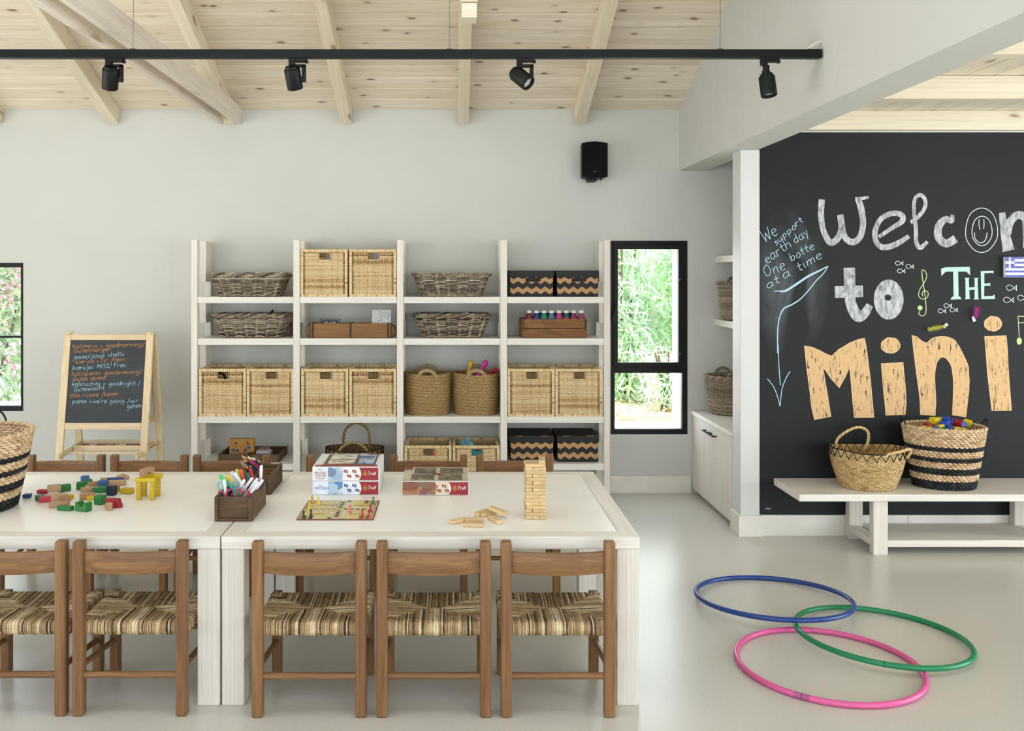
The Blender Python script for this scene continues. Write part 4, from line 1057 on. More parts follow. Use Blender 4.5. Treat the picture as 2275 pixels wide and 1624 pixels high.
part('chalk_smiley', mb, WLINE, panel, label='smiling face drawn as the letter o')
letter('chalk_letter', [([(1790, 625), (1808, 760), (1838, 900)], [46, 60, 90]), ([(1830, 780), (1850, 690), (1905, 642), (1958, 665), (1968, 730), (1975, 880)], [50, 56, 56, 60, 60, 70]), ([(1965, 740), (2000, 660), (2050, 642), (2090, 680), (2100, 890)], [40, 50, 56, 60, 66])], WHITE, C2, 'large white chalk letter m')
letter('chalk_letter', [([(688, 1022), (692, 1180), (702, 1290), (750, 1372), (800, 1350), (835, 1290)], [84, 80, 78, 84, 66, 50]), ([(583, 1198), (690, 1196), (787, 1192)], 84)], WHITE, C2, 'large white chalk letter t')
mb = MB(); N = 40
ring_o = [(972 + 107 * math.cos(2 * PI * i / N), 1252 + 145 * math.sin(2 * PI * i / N)) for i in range(N)]; ring_i = [(967 + 24 * math.cos(2 * PI * i / N), 1238 + 22 * math.sin(2 * PI * i / N)) for i in range(N)]
mb.add([C2(u, v, .0003) for u, v in ring_o + ring_i], [(i, (i + 1) % N, N + (i + 1) % N, N + i) for i in range(N)]); part('chalk_letter', mb, WHITE, panel, label='large white chalk letter o')
mb = MB(); stroke(mb, [(1196, 1335), (1190, 1355), (1215, 1370), (1240, 1345), (1238, 1260), (1226, 1170), (1213, 1080), (1214, 1040), (1236, 1050), (1246, 1085), (1228, 1130), (1196, 1180), (1188, 1225), (1212, 1248), (1248, 1238), (1256, 1205), (1236, 1188), (1214, 1202), (1216, 1228)], 6, C2)
mb.flat([(1198 + 18 * math.cos(a * PI / 8), 1312 + 18 * math.sin(a * PI / 8)) for a in range(16)], C2, .0004); part('chalk_treble_clef', mb, LIME, panel, label='thin yellow green treble clef')
def poly_letter(rects, mat_, label, fn=C2):
    mb = MB(); h = .0003
    for r in rects: mb.flat(r, fn, h); h += .0001
    part('chalk_letter', mb, mat_, panel, label=label)
poly_letter([[(1350, 1030), (1378, 1020), (1558, 1016), (1560, 1078), (1532, 1050), (1385, 1050), (1352, 1082)], [(1437, 1040), (1473, 1040), (1476, 1225), (1495, 1240), (1495, 1250), (1420, 1252), (1420, 1242), (1440, 1225)]], MINT, 'mint chalk letter T')
poly_letter([[(1518, 1095), (1556, 1095), (1550, 1105), (1556, 1240), (1562, 1248), (1520, 1250), (1527, 1238), (1525, 1105)], [(1585, 1097), (1622, 1095), (1614, 1105), (1618, 1240), (1625, 1250), (1585, 1252), (1592, 1238), (1592, 1105)], [(1552, 1165), (1594, 1162), (1594, 1180), (1552, 1184)]], MINT, 'mint chalk letter H')
poly_letter([[(1636, 1048), (1728, 1044), (1728, 1066), (1718, 1060), (1662, 1062), (1662, 1136), (1700, 1134), (1704, 1130), (1706, 1158), (1698, 1152), (1662, 1154), (1660, 1228), (1722, 1226), (1735, 1215), (1740, 1248), (1640, 1250)]], MINT, 'mint chalk letter E')
mb = MB()
for x, y, s in ((1048, 990, 1), (1124, 1014, 1), (1062, 1046, 1), (1398, 1296, 1), (1356, 1334, 1), (1441, 1327, 1), (1858, 1167, 1.35), (1838, 1255, 1.35), (1938, 1240, 1.3)):
    mb = MB()
    stroke(mb, [(x + 28 * s, y + 15 * s), (x + 5 * s, y - 8 * s), (x - 15 * s, y - 15 * s), (x - 28 * s, y - 2 * s), (x - 15 * s, y + 14 * s), (x + 8 * s, y + 6 * s), (x + 28 * s, y - 14 * s)], 4.2, C2); stroke(mb, [(x + 28 * s, y - 14 * s), (x + 26 * s, y), (x + 28 * s, y + 15 * s)], 4.2, C2)
    part('chalk_fish', mb, WLINE, panel, label='small fish outlined in white chalk')
mb = MB(); stroke(mb, [(75, 1250), (84, 1243), (92, 1250), (100, 1244), (108, 1253)], 3, C3); part('chalk_squiggle', mb, WLINE, panel)
mb = MB(); stroke(mb, [(145, 1193), (180, 1190), (225, 1190), (300, 1145), (390, 1085), (470, 1045), (535, 1010)], [5, 8, 16, 16, 16, 12, 6], C2); stroke(mb, [(535, 1010), (500, 1065), (450, 1115), (390, 1190), (330, 1252), (270, 1290), (215, 1318), (185, 1380), (172, 1460), (170, 1560), (171, 1640)], [6, 7, 8, 8, 8, 10, 10, 8, 8, 8, 7], C2)
stroke(mb, [(156, 190), (158, 250), (162, 350), (170, 452)], 5, C3); stroke(mb, [(86, 410), (125, 460), (150, 520), (168, 588)], 5, C3); stroke(mb, [(168, 588), (180, 480), (205, 410), (232, 362)], 5, C3)
part('chalk_arrow', mb, SKY, panel, label='long bent pale blue chalk arrow pointing down')
mb = MB(); stroke(mb, [(1916, 1545), (1910, 1460), (1905, 1372)], 5, C2, raw=True); stroke(mb, [(1905, 1372), (1950, 1374), (1990, 1376)], 5, C2, raw=True); stroke(mb, [(1908, 1420), (1950, 1418), (1992, 1418)], 5, C2, raw=True); stroke(mb, [(1990, 1376), (1996, 1460), (2000, 1540)], 5, C2, raw=True)
for cx_ in (1914, 1985): mb.flat([(cx_ + 19 * math.cos(a * PI / 8), 1552 + 26 * math.sin(a * PI / 8)) for a in range(16)], C2, .0005)
part('chalk_music_note', mb, LIME, panel, label='yellow green chalk music note')
def outl(pts, mat_, label, mat_edge=True, hole=None):
    mb = MB().flat(pts, C3, .0003); rnd = random.Random(len(pts)); part('chalk_letter', mb, PEACH, panel, label=label)
    mb = MB(); mb.ribbon([(x + rnd.uniform(-2, 2), y + rnd.uniform(-2, 2)) for x, y in pts], 5, C3, .0006, closed=True); part('chalk_outline', mb, plain('e8c594', .9, name='peach_chalk_line'), panel)
def sm(pts, k=3): return [(p.x, p.y) for p in smooth_pts([Vector(q) for q in pts], k)]
outl([(325, 198), (370, 208), (415, 225), (460, 250), (500, 265)] + sm([(500, 265), (530, 238), (565, 210), (640, 170), (712, 148)]) + [(722, 200), (735, 290), (750, 430), (762, 550), (772, 660), (645, 662), (635, 560), (624, 430), (615, 345), (585, 400), (548, 468), (500, 410), (445, 340), (458, 420), (470, 500), (495, 652), (388, 675), (372, 590), (360, 500), (340, 350)], PEACH, 'large peach chalk letter M')
outl([(820, 314), (962, 303), (968, 380), (972, 450), (980, 560), (976, 640), (848, 645), (842, 560), (835, 480)], PEACH, 'peach chalk stem of the first i')
outl([(880 + 61 * math.cos(a * PI / 12), 195 + 50 * math.sin(a * PI / 12)) for a in range(24)], PEACH, 'peach chalk dot of the first i')
outl([(1018, 130), (1045, 138), (1080, 165), (1112, 182)] + sm([(1112, 182), (1150, 150), (1215, 136), (1280, 155), (1320, 205), (1350, 260), (1378, 330), (1385, 420), (1380, 520), (1365, 655)]) + [(1280, 645)] + sm([(1280, 645), (1285, 500), (1280, 370), (1255, 295), (1215, 270), (1180, 300), (1163, 400), (1170, 520), (1168, 648)]) + [(1070, 640), (1068, 560), (1060, 480), (1048, 380), (1032, 250)], PEACH, 'large peach chalk letter n')
outl([(1485, 137), (1625, 134), (1632, 230), (1636, 330), (1645, 450), (1660, 612), (1530, 616), (1518, 500), (1505, 380), (1495, 250)], PEACH, 'peach chalk stem of the second i')
outl([(1540 + 56 * math.cos(a * PI / 12), 55 + 47 * math.sin(a * PI / 12)) for a in range(24)], PEACH, 'peach chalk dot of the second i')

# single line handwriting ------------------------------------------------------
GL = {'a': (9, '7,9 3,10 0,6 1,1 4,0 7,4|7,10 7,2 9,0'), 'b': (9, '0,18 0,0|0,5 3,9 7,7 6,1 3,0 0,2'), 'c': (8, '7,9 3,10 0,5 3,0 7,1'), 'd': (9, '7,9 3,10 0,5 3,0 7,3|7,18 7,0'),
      'e': (8, '0,5 4,6 7,7 5,10 1,9 0,4 3,0 7,1'), 'f': (7, '7,16 4,18 3,13 3,-3|0,9 6,9'), 'g': (9, '7,9 3,10 0,5 3,1 7,4|7,10 7,-5 3,-8 0,-5'), 'h': (9, '0,18 0,0|0,6 4,10 7,7 7,0'),
      'i': (4, '1,10 1,2 3,0|1,14 1,15'), 'j': (5, '3,10 3,-5 0,-8|3,14 3,15'), 'k': (8, '0,18 0,0|6,10 0,5|2,6 7,0'), 'l': (4, '1,18 1,3 3,0'), 'm': (12, '0,10 0,0|0,6 3,10 5,8 5,0|5,6 8,10 10,8 10,0'),
      'n': (9, '0,10 0,0|0,6 4,10 6,8 6,1 8,0'), 'o': (8, '4,10 0,6 1,1 4,0 7,4 6,9 3,10'), 'p': (9, '0,10 0,-8|0,7 4,10 7,6 4,0 0,2'), 'r': (7, '0,10 0,0|0,6 3,10 6,9'), 's': (7, '6,9 2,10 1,7 5,4 5,1 0,0'),
      't': (7, '3,16 3,2 6,0|0,10 6,10'), 'u': (9, '0,10 0,3 3,0 6,3|6,10 6,1 8,0'), 'v': (8, '0,10 4,0 8,10'), 'w': (11, '0,10 2,0 5,7 8,0 10,10'), 'x': (8, '0,10 7,0|7,10 0,0'), 'y': (8, '0,10 3,3|7,10 2,-8'), 'z': (8, '0,10 7,10 0,0 7,0'),
      '=': (9, '0,8 6,8|0,3 6,3'), '/': (7, '0,-4 6,18'), "'": (3, '1,17 0,13'), 'G': (11, '9,15 5,18 0,12 1,3 5,0 9,4 9,8 5,8'), 'H': (10, '0,18 0,0|8,18 8,0|0,9 8,9'), 'M': (12, '0,0 1,16|1,16 5,6 9,16|9,16 10,0'), 'I': (4, '1,16 1,0'),
      'S': (9, '8,16 3,17 1,13 7,8 6,1 0,1'), 'F': (9, '0,18 0,0|0,18 8,18|0,10 6,10'), 'W': (13, '0,18 3,0|3,0 6,12|6,12 9,0|9,0 12,18'), 'O': (12, '5,18 0,12 1,3 5,0 9,5 8,14 4,18'), 'D': (10, '0,18 0,0|0,18 7,14 7,4 0,0'), ' ': (6, ''), 'A': (10, '0,0 4,18|4,18 8,0|1,7 7,7'), 'L': (8, '0,18 0,0|0,0 6,0')}
def handwrite(mb, txt, p0, p1, xh, wd, fn, h=.0004, slant=.12, rnd=random.Random(3)):
    """write txt from p0 to p1 (2-D, v grows downwards) with x-height xh"""
    tot = sum(GL[c][0] + 1.5 for c in txt); dx, dy = p1[0] - p0[0], p1[1] - p0[1]; L = math.hypot(dx, dy); ux, uy = dx / L, dy / L; s = L / tot; v = xh / 10; x = 0
    for c in txt:
        adv, st = GL[c]; j = rnd.uniform(-.8, .8)
        for sub in st.split('|'):
            if not sub: continue
            pts = [tuple(map(float, q.split(','))) for q in sub.split()]
            q2 = []
            for a, b in pts:
                lx = (x + a + b * slant) * s; ly = -(b + j) * v; q2.append((p0[0] + ux * lx - uy * ly, p0[1] + uy * lx + ux * ly))
            stroke(mb, q2, wd, fn, h, k=3)
        x += adv + 1.5
for wtxt, p0, p1, xh in (('We', (75, 840), (185, 775), 50), ('support', (160, 862), (362, 680), 26), ('earth', (95, 995), (282, 862), 40), ('day', (300, 850), (402, 775), 34),
                         ('One', (85, 1092), (240, 1030), 46), ('botte', (272, 975), (445, 880), 34), ('at', (98, 1172), (200, 1122), 34), ('a', (215, 1102), (275, 1072), 36), ('time', (322, 1052), (505, 945), 36)):
    mb = MB(); handwrite(mb, wtxt, p0, p1, xh, 4.5, C2); part('chalk_word', mb, SKY, panel, label='pale blue handwritten chalk word ' + wtxt)

# objects fixed on the chalkboard -----------------------------------------------
fx, fz = PX(2232.5, 5.17), PZ(616, 5.17); FWD, FHT = .32, .117
fl = thing('flag_canvas', 'small painted blue and white striped flag canvas hanging on the chalkboard', 'flag', (fx, 5.1885, fz))
part('canvas', MB().box(0, FWD, -.022, 0, 0, FHT), plain('f2f2f5', .7, name='canvas_white'), fl, bevel=.003)
BL = plain('6a74c4', .7, noise_amt=.22, nscale=60, name='flag_blue'); s9 = FHT / 9
mb = MB()
for k in (0, 2): mb.box(.001, FWD - .001, -.0228, -.022, s9 * k + .001, s9 * (k + 1))
for k in (4, 6, 8): mb.box(s9 * 5 * .82, FWD - .001, -.0228, -.022, s9 * k, s9 * (k + 1) - .001)
for a, b, c, d_ in ((0.001, 1.6, 4, 6), (2.4, 4.1, 4, 6), (.001, 1.6, 7, 8.95), (2.4, 4.1, 7, 8.95)): mb.box(s9 * a, s9 * b, -.0228, -.022, s9 * c, s9 * d_)
part('blue_stripes', mb, BL, fl)
def feather(px, py, L, wd, ang, c, label):
    t = thing('craft_feather', label, 'feather', at(px, py, 5.172), 0, 'feathers taped on the chalkboard'); rnd = random.Random(int(px)); mb = MB(); ca, sa = math.cos(ang), math.sin(ang)
    for i in range(150):
        u = rnd.uniform(-.5, .5); sd = rnd.choice((-1, 1)); w_ = wd * (1 - (2 * u) ** 2) ** .5 * rnd.uniform(.5, 1); mb.k = rnd.random()
        b = Vector((u * L, 0)); e = Vector((u * L + w_ * .8, sd * w_)); n = Vector((.0025, 0))
        f3 = lambda q, y: Vector((q.x * ca - q.y * sa, y, q.x * sa + q.y * ca)); y1 = rnd.uniform(-.02, .008)
        mb.add([f3(b, -.002), f3(b + n, -.002), f3(e, y1)], [(0, 1, 2)])
    part('barbs', mb, mk_leaf('feather_' + c[0], c), t, kind='stuff')
    part('quill', MB().cyl((-L * .5 * ca, 0, -L * .5 * sa), (L * .5 * ca, 0, L * .5 * sa), .001, n=5), plain('f0ead0'), t)
    part('tape', MB().cbox((-L * .52 * ca, .01, -L * .52 * sa), (.03, .002, .018), M=Matrix.Rotation(-ang - .5, 4, 'Y')), plain('dfe6ee', .15, name='clear_tape'), t, label='strip of clear tape')
feather(2168, 695, .07, .028, R(80), ['b01f8c', 'd83bb0'], 'magenta feather taped on the chalkboard below THE')
feather(2081, 728, .11, .022, R(192), ['e6dc3a', 'f6f07a'], 'yellow feather taped on the chalkboard above Mini')

# ---------------------------------------------------------------- the easel
K = .169
def eY(py, off=0): k = (py - 611) / 2000; return (5.7825 - .0 + off) / (1 + K * k)
def EP(px, py, off=0):
    y = eY(py, off); return Vector((PX(px, y), y, PZ(py, y)))
zt = 1.135
def fy(z): return 5.72 - (1.13 - z) * K      # front frame plane
def ry(z): return 5.74 + (1.13 - z) * K      # rear frame plane
xl, xr = -2.463, -1.896
es = thing('easel', 'small pine A-frame easel with a chalkboard of orange and blue words', 'easel', (0, 0, 0))
for x in (xl + .022, xr - .022):
    part('leg', MB().beam((x, fy(0.004), .004), (x, fy(zt), zt), .044, .022, (0, 1, 0)), M_EASEL, es, bevel=.003)
    part('leg', MB().beam((x + .012, ry(0.004), .004), (x + .012, ry(zt - .02), zt - .02), .044, .022, (0, 1, 0)), M_EASEL, es, bevel=.003)
    part('dowel', MB().cyl((x - .01, fy(zt) - .016, zt - .006), (x + .01, fy(zt) - .016, zt - .006), .006), M_EASEL, es); part('hinge', MB().box(x - .012, x + .03, 5.70, 5.76, zt - .004, zt + .002), M_EASEL, es, bevel=.002)
def rail(z0, z1, f, x0, x1, th=.02, m=None):
    zc = (z0 + z1) / 2; return MB().beam((x0, f(zc), zc), (x1, f(zc), zc), .001, .001) and MB().prism([(x0, z0), (x1, z0), (x1, z1), (x0, z1)], lambda u, v, h: Vector((u, f(v) + h, v)), -th / 2, th / 2)
part('top_rail', rail(1.088, 1.122, fy, xl + .045, xr - .045), M_EASELX, es, bevel=.002)
part('bottom_rail', rail(.536, .577, fy, xl + .045, xr - .045), M_EASELX, es, bevel=.002)
part('rear_rail', rail(.55, .59, ry, xl + .045, xr - .03), M_EASELX, es, bevel=.002)
slate = part('slate', rail(.577, 1.088, fy, xl + .045, xr - .045, .008), M_SLATE, es, label='black chalkboard panel')
part('rear_panel', rail(.59, 1.088, ry, xl + .055, xr - .035, .006), plain('e8e4da', .5), es, label='white rear panel')
ORA = plain('cf8f52', .9, noise_amt=.25, nscale=400, name='orange_chalk'); BLU = plain('a9d4e2', .9, noise_amt=.25, nscale=400, name='blue_chalk')
def CE(u, v, h=0):
    px, py = u / 2.993, 540 + v / 2.993; k = (py - 611) / 2000; y = (5.72 - 1.13 * K + 1.5 * K - .0046 - h) / (1 + K * k); return Vector((PX(px, y), y, PZ(py, y)))
for txt, a, b, m_ in (('kalimera = goodmorning/', (485, 698), (965, 686), ORA), ('Gutenmorgen', (492, 730), (742, 716), ORA), ('jasoe/jasas =hello', (485, 772), (828, 750), BLU), ('kierjos =Sir /Herr', (503, 803), (840, 784), ORA),
                      ('kieruja= MISS/ Frau'.replace('MISS', 'MISS'), (485, 844), (842, 820), BLU), ('kalispera= goodevening/', (482, 882), (948, 866), ORA), ('Guten abend', (487, 917), (704, 905), ORA), ('kalinuchta = goodnight /', (480, 950), (936, 944), BLU),
                      ('Gutennacht', (492, 987), (698, 974), BLU), ('ella =come /komm', (467, 1026), (790, 1014), ORA), ("pame =we're going /wir", (483, 1066), (922, 1060), BLU), ('gehen', (845, 1099), (944, 1092), BLU)):
    mb = MB(); handwrite(mb, txt, a, b, 16, 2.6, CE); part('chalk_line', mb, m_, slate)
# tray with chalk
ty0, ty1, tz = 5.60, 5.845, .395
part('tray', MB().box(xl + .07, xr - .02, ty0 + .09, ty1, tz, tz + .006).box(xl + .07, xr - .02, ty0 + .085, ty0 + .10, tz - .004, tz + .028).box(xl + .07, xr - .02, ty1 - .012, ty1, tz, tz + .035), M_EASELX, es, bevel=.001)
part('tray_lining', MB().box(xl + .075, xr - .025, ty0 + .10, ty1 - .013, tz + .0065, tz + .011), plain('8a5a52', .8), es)
for x in (xl + .055, xr - .035):
    part('side_arm', MB().beam((x, 5.50, tz - .01), (x, ty1, tz + .014), .018, .03, (0, 0, 1)), M_EASELX, es, bevel=.002); part('dowel', MB().cyl((x - .018, 5.52, tz - .004), (x + .018, 5.52, tz - .004), .006), M_EASELX, es)
part('tray_front_bar', MB().beam((xl + .02, ty0 + .02, tz - .006), (xr - .02, ty0 + .02, tz - .006), .014, .016), M_EASELX, es, bevel=.002)
for px, c, lb in ((205, 'e6c9c0', 'pale pink chalk stick at the left of the easel tray'), (241, 'd98d98', 'pink chalk stick in the middle of the easel tray'), (262, 'd9c23c', 'yellow chalk stick in the easel tray'), (271, 'e8e2b8', 'cream chalk stick beside the yellow one in the easel tray')):
    solo('chalk_stick', MB().cyl((-.018, 0, .0), (.018, .006, .0), .0055, .005, 10), plain(c, .9), lb, 'chalk', 'chalk sticks in the easel tray', loc=(PX(px, 5.75), 5.75 + (px % 3) * .012, tz + .0168), smooth=40)
# ---------------------------------------------------------------- things on the shelves
def open_box(name, label, loc, W, D, H, mat_, th=.012, rz=0, group=None, raised_end=True, divider=None, cat='box'):
    t = thing(name, label, cat, loc, rz, group)
    my = M_MOULDY if mat_ is M_MOULD else mat_
    part('bottom', MB().box(th, W - th, th, D - th, 0, .008), mat_, t)
    part('side', MB().box(0, th, .001, D - .001, 0, H), my, t, bevel=.0025); part('side', MB().box(W - th, W, .001, D - .001, 0, H), my, t, bevel=.0025)
    e = MB().box(th, W - th, .004, th, 0, H - .002)
    part('end', e, mat_, t, bevel=.002); part('end', MB().box(th, W - th, D - th, D - .004, 0, H - .002), mat_, t, bevel=.002)
    if raised_end:     # frame of battens round the recessed front end
        bw = W * .11
        part('batten', MB().box(th * .2, bw, -.010, .004, 0, H), M_MOULD, t, bevel=.003); part('batten', MB().box(W - bw, W - th * .2, -.010, .004, 0, H), M_MOULD, t, bevel=.003)
        part('batten', MB().box(bw, W - bw, -.010, .004, 0, H * .13), M_MOULD, t, bevel=.003); part('batten', MB().box(bw, W - bw, -.002, .004, H * .50, H * .53), M_MOULD, t)
    if divider:
        for y in divider: part('divider', MB().box(th, W - th, y, y + .010, .008, H * .9), M_CRATE, t, bevel=.002)
    return t
# long mould box with its metal straps and two cards
z = ST[1]; x0, x1 = PX(690, 5.87), PX(868, 5.87); W = x1 - x0
lb = thing('long_wooden_tray', 'long brown wooden tray with metal straps, holding two cards, second shelf', 'tray', (x0, 5.86, z))
part('side', MB().box(0, W, 0, .012, 0, .094), M_LONGBOX, lb, bevel=.003); part('side', MB().box(0, W, .11, .122, 0, .094), M_LONGBOX, lb, bevel=.003)
part('bottom', MB().box(.002, W - .002, .012, .11, 0, .01), M_LONGBOX, lb)
for x in (0, W - .014): part('end', MB().box(x, x + .014, .012, .11, .01, .088), M_LONGBOX, lb, bevel=.002)
part('divider', MB().box(W / 2 - .006, W / 2 + .006, .012, .11, .01, .08), M_LONGBOX, lb)
for x in (.010, W / 2 - .006, W - .022): part('metal_strap', MB().box(x, x + .012, -.002, 0, 0, .096).box(x, x + .012, -.002, .124, .094, .0965), M_STRAP, lb)
for s_, x in ((-1, -.001), (1, W + .001)):
    part('end_grip', MB().prism([(0, .002), (s_ * .018, .012), (s_ * .026, .045), (s_ * .018, .078), (0, .088)], lambda u, v, h: Vector((x + u, h, v)), .025, .097), M_LONGBOX, lb, bevel=.003)
    part('grip_strap', MB().tube(smooth_pts([(x, .02, .004), (x + s_ * .026, .02, .018), (x + s_ * .034, .02, .045), (x + s_ * .024, .02, .078), (x, .02, .09)], 4), .0025, 6), M_STRAP, lb)
def XZ(x0, z0, y, sh=0): return lambda u, v, h=0: Vector((x0 + u + v * sh, y - h, z0 + v))
cx0, cz0 = PX(711, 5.92), z + .0105
cd = thing('chalk_card', 'dark grey card reading DAD standing in the long wooden tray', 'card', (cx0, 5.92, cz0))
cw, chh = .132, PZ(708, 5.92) - cz0
part('card', MB().box(0, cw, 0, .004, 0, chh), plain('454a48', .8), cd, bevel=.001)
mb = MB(); mb.ribbon([(.008, .01), (cw - .008, .01), (cw - .008, chh - .008), (.008, chh - .008)], .0014, XZ(0, 0, -.0003), 0, True); part('border', mb, plain('e8ece8', .8), cd)
part('lettering', text_mesh('DAD', .036, XZ(cw * .22, chh - .046, -.0004)), plain('e8ece8', .8), cd, label='white letters DAD')
cx0 = PX(825, 5.925); cw = .128; chh = PZ(688.5, 5.925) - cz0
cd = thing('greeting_card', 'white card with black hearts reading I love you, in the long wooden tray', 'card', (cx0, 5.925, cz0))
part('card', MB().prism([(0, 0), (cw, 0), (cw + .002, chh), (.006, chh)], lambda u, v, h: Vector((u, h, v)), 0, .003), plain('d2d3cf', .8), cd, bevel=.0008)
mb = MB(); rnd = random.Random(9)
def heart(mb, x, y, s, fn):
    mb.flat([(x + s * .8 * math.sin(a) ** 3, y + s * .62 * (math.cos(a) * 1.3 - .5 * math.cos(2 * a) - .2 * math.cos(3 * a)) * .8) for a in [2 * PI * i / 14 for i in range(14)]], fn)
for hx_, hy_ in ((.055, -.014), (.072, -.018), (.092, -.016), (.115, -.014), (.058, -.032), (.105, -.028), (.118, -.032), (.083, -.036), (.070, -.042), (.096, -.040), (.112, -.046), (.088, -.052), (.068, -.056), (.108, -.058), (.055, -.050), (.052, -.068), (.042, -.076), (.073, -.068)):
    heart(mb, hx_, chh + hy_, .0048, XZ(0, 0, -.0004))
part('hearts', mb, plain('1c1c1c', .8), cd, label='black printed hearts')
mb = text_mesh('I', .020, XZ(.016, chh - .085, -.0005)); m2 = text_mesh('love you', .022, XZ(.010, chh - .110, -.0005)); mb.add(m2.v, m2.f); part('lettering', mb, plain('1c1c1c', .8), cd)

# crate of paint bottles
x0, x1 = PX(1158, 5.88), PX(1304, 5.88); W = x1 - x0
cr_ = thing('slatted_crate', 'dark brown slatted wooden crate full of paint bottles, second shelf', 'crate', (x0, 5.86, ST[1] + .0005))
for a, b in ((0, .059), (.0625, .122)):
    part('slat', MB().box(.004, W - .004, 0, .010, a, b), M_CRATE, cr_, bevel=.002); part('slat', MB().box(.004, W - .004, .20, .21, a, b), M_CRATE, cr_, bevel=.002)
    part('slat', MB().box(0, .010, .011, .199, a, b), M_CRATE, cr_, bevel=.002); part('slat', MB().box(W - .010, W, .011, .199, a, b), M_CRATE, cr_, bevel=.002)
part('bottom', MB().box(.012, W - .012, .011, .199, 0, .008), M_CRATE, cr_)
for x in (.012, W - .026):
    for y in (.012, .184): part('corner_post', MB().box(x, x + .014, y, y + .014, .009, .118), M_CRATE, cr_)
part('corner_plate', MB().box(.006, .016, -.0015, 0, .08, .118).box(W - .018, W - .006, -.0015, 0, .05, .118), M_STRAP, cr_)
def bottle(x, y, c, lab, label, grp):
    t = thing('paint_bottle', label, 'bottle', (x, y, ST[1] + .009), 0, grp); r = .0245
    part('body', MB().lathe([(r * .9, 0), (r, .004), (r, .118), (r * .95, .126), (r * .62, .148), (r * .56, .152)], 20), plain(c, .25, noise_amt=.04), t, smooth=50)
    part('cap', MB().lathe([(r * .66, .151), (r * .66, .166), (r * .6, .168)], 20), plain('ece9e2', .4), t, smooth=40, label='white screw cap')
    part('label_band', MB().lathe([(r + .0006, .06), (r + .0006, .118)], 20, cap=False), plain(lab, .5), t, smooth=50)
    mb = text_mesh({'6b2a3a': 'v1', 'b0357a': 'DIO'}.get(c, 'b1'), .020, lambda u, v, h=0: Vector((u - .010, -r - .0016 + abs(u - .010) ** 2 * 20, .098 + v))); part('lettering', mb, plain('f4f4f4', .5), t)
cols = [('6b2a3a', 'a03048', 'maroon'), ('27326a', '3a4a8a', 'navy blue'), ('2f7a58', '3a6aa0', 'green'), ('4a7488', '3a5a90', 'steel blue'), ('b0357a', 'b83a5a', 'magenta'), ('1f5044', 'a83a4c', 'dark green'), ('7a2a5a', 'b03a58', 'plum'), ('8a3a5e', 'b43a52', 'wine red')]
for (c, l, nm), px, w_ in zip(cols, (1175.4, 1192, 1208.5, 1225.2, 1242, 1258.2, 1274.5, 1291.4), ('at the left end', 'second from left', 'third from left', 'left of the middle', 'right of the middle', 'third from right', 'second from right', 'at the right end')):
    bottle(PX(px, 5.915), 5.915, c, l, '%s paint bottle %s of the crate front row' % (nm, w_), 'paint bottles in the crate')
for c, nm, px in (('b0742c', 'amber', 1176), ('2a2a3c', 'dark blue', 1199), ('203a34', 'blackish green', 1216), ('241f30', 'dark violet', 1233), ('5a2a4c', 'dark purple', 1250), ('1e2a26', 'black', 1266)):
    bottle(PX(px, 5.975), 5.975, c, c, '%s paint bottle in the back row of the crate' % nm, 'paint bottles in the crate back row')
solo('dark_red_card', MB().box(0, .05, 0, .02, 0, .09), plain('6e1f2c', .5), 'dark red card box behind the willow tray, second shelf left', 'box', loc=(PX(643, 6.07), 6.07, ST[1] + .0))

# two old trays on the bottom shelf, a domino box and a pile of card cases
zb = ST[3] + .0005
open_box('brick_mould_tray', 'dark old wooden tray on the bottom shelf holding a yellow picture box', (PX(484, 5.852), 5.853, zb), .198, .29, .050, M_MOULD, .012, group='old wooden trays on the bottom shelf', raised_end=False)
open_box('brick_mould_tray', 'dark old wooden tray on the bottom shelf holding a pile of card cases', (PX(484, 5.852) + .202, 5.853, zb), .198, .29, .050, M_MOULD, .012, group='old wooden trays on the bottom shelf', raised_end=False)
dx, dz = PX(509, 5.93), zb + .0085
db = thing('domino_box', 'mustard yellow box printed with small animals, standing in the left old tray', 'box', (dx, 5.93, dz)); dw = .165; dh = PZ(975, 5.93) - dz
part('box', MB().box(0, dw, 0, .035, 0, dh), plain('a9792f', .55), db, bevel=.005)
mb = MB(); fn = XZ(0, 0, -.0004)
def disc(mb, x, y, rx, ry, fn, h=0, n=14): mb.flat([(x + rx * math.cos(2 * PI * i / n), y + ry * math.sin(2 * PI * i / n)) for i in range(n)], fn, h)
for x, y in ((.028, .42), (.130, .55)): disc(mb, x, dh * y, .014, .010, fn)
part('print', mb, plain('29528c', .6), db, label='blue printed animals')
mb = MB()
for x, y, r in ((.046, .78, .008), (.046, .68, .011), (.056, .40, .010), (.056, .28, .012), (.108, .42, .009), (.108, .30, .011)): disc(mb, x, dh * y, r * .8, r, fn, .0001)
part('print', mb, plain('2a2a2c', .6), db, label='dark printed animals')
mb = MB()
for x, y, r in ((.120, .80, .010), (.128, .72, .009), (.082, .38, .013)): disc(mb, x, dh * y, r, r, fn, .0001)
part('print', mb, plain('a84a2a', .6), db, label='rust red printed animals')
mb = MB()
for x, y, r in ((.046, .68, .006), (.056, .28, .006), (.108, .30, .006), (.082, .38, .006)): disc(mb, x, dh * y, r * .7, r, fn, .0003)
part('print', mb, plain('e8dcc0', .6), db)
part('lettering', text_mesh('DOMINO', .011, XZ(.068, dh * .58, -.0005)), plain('7a3a20', .6), db)
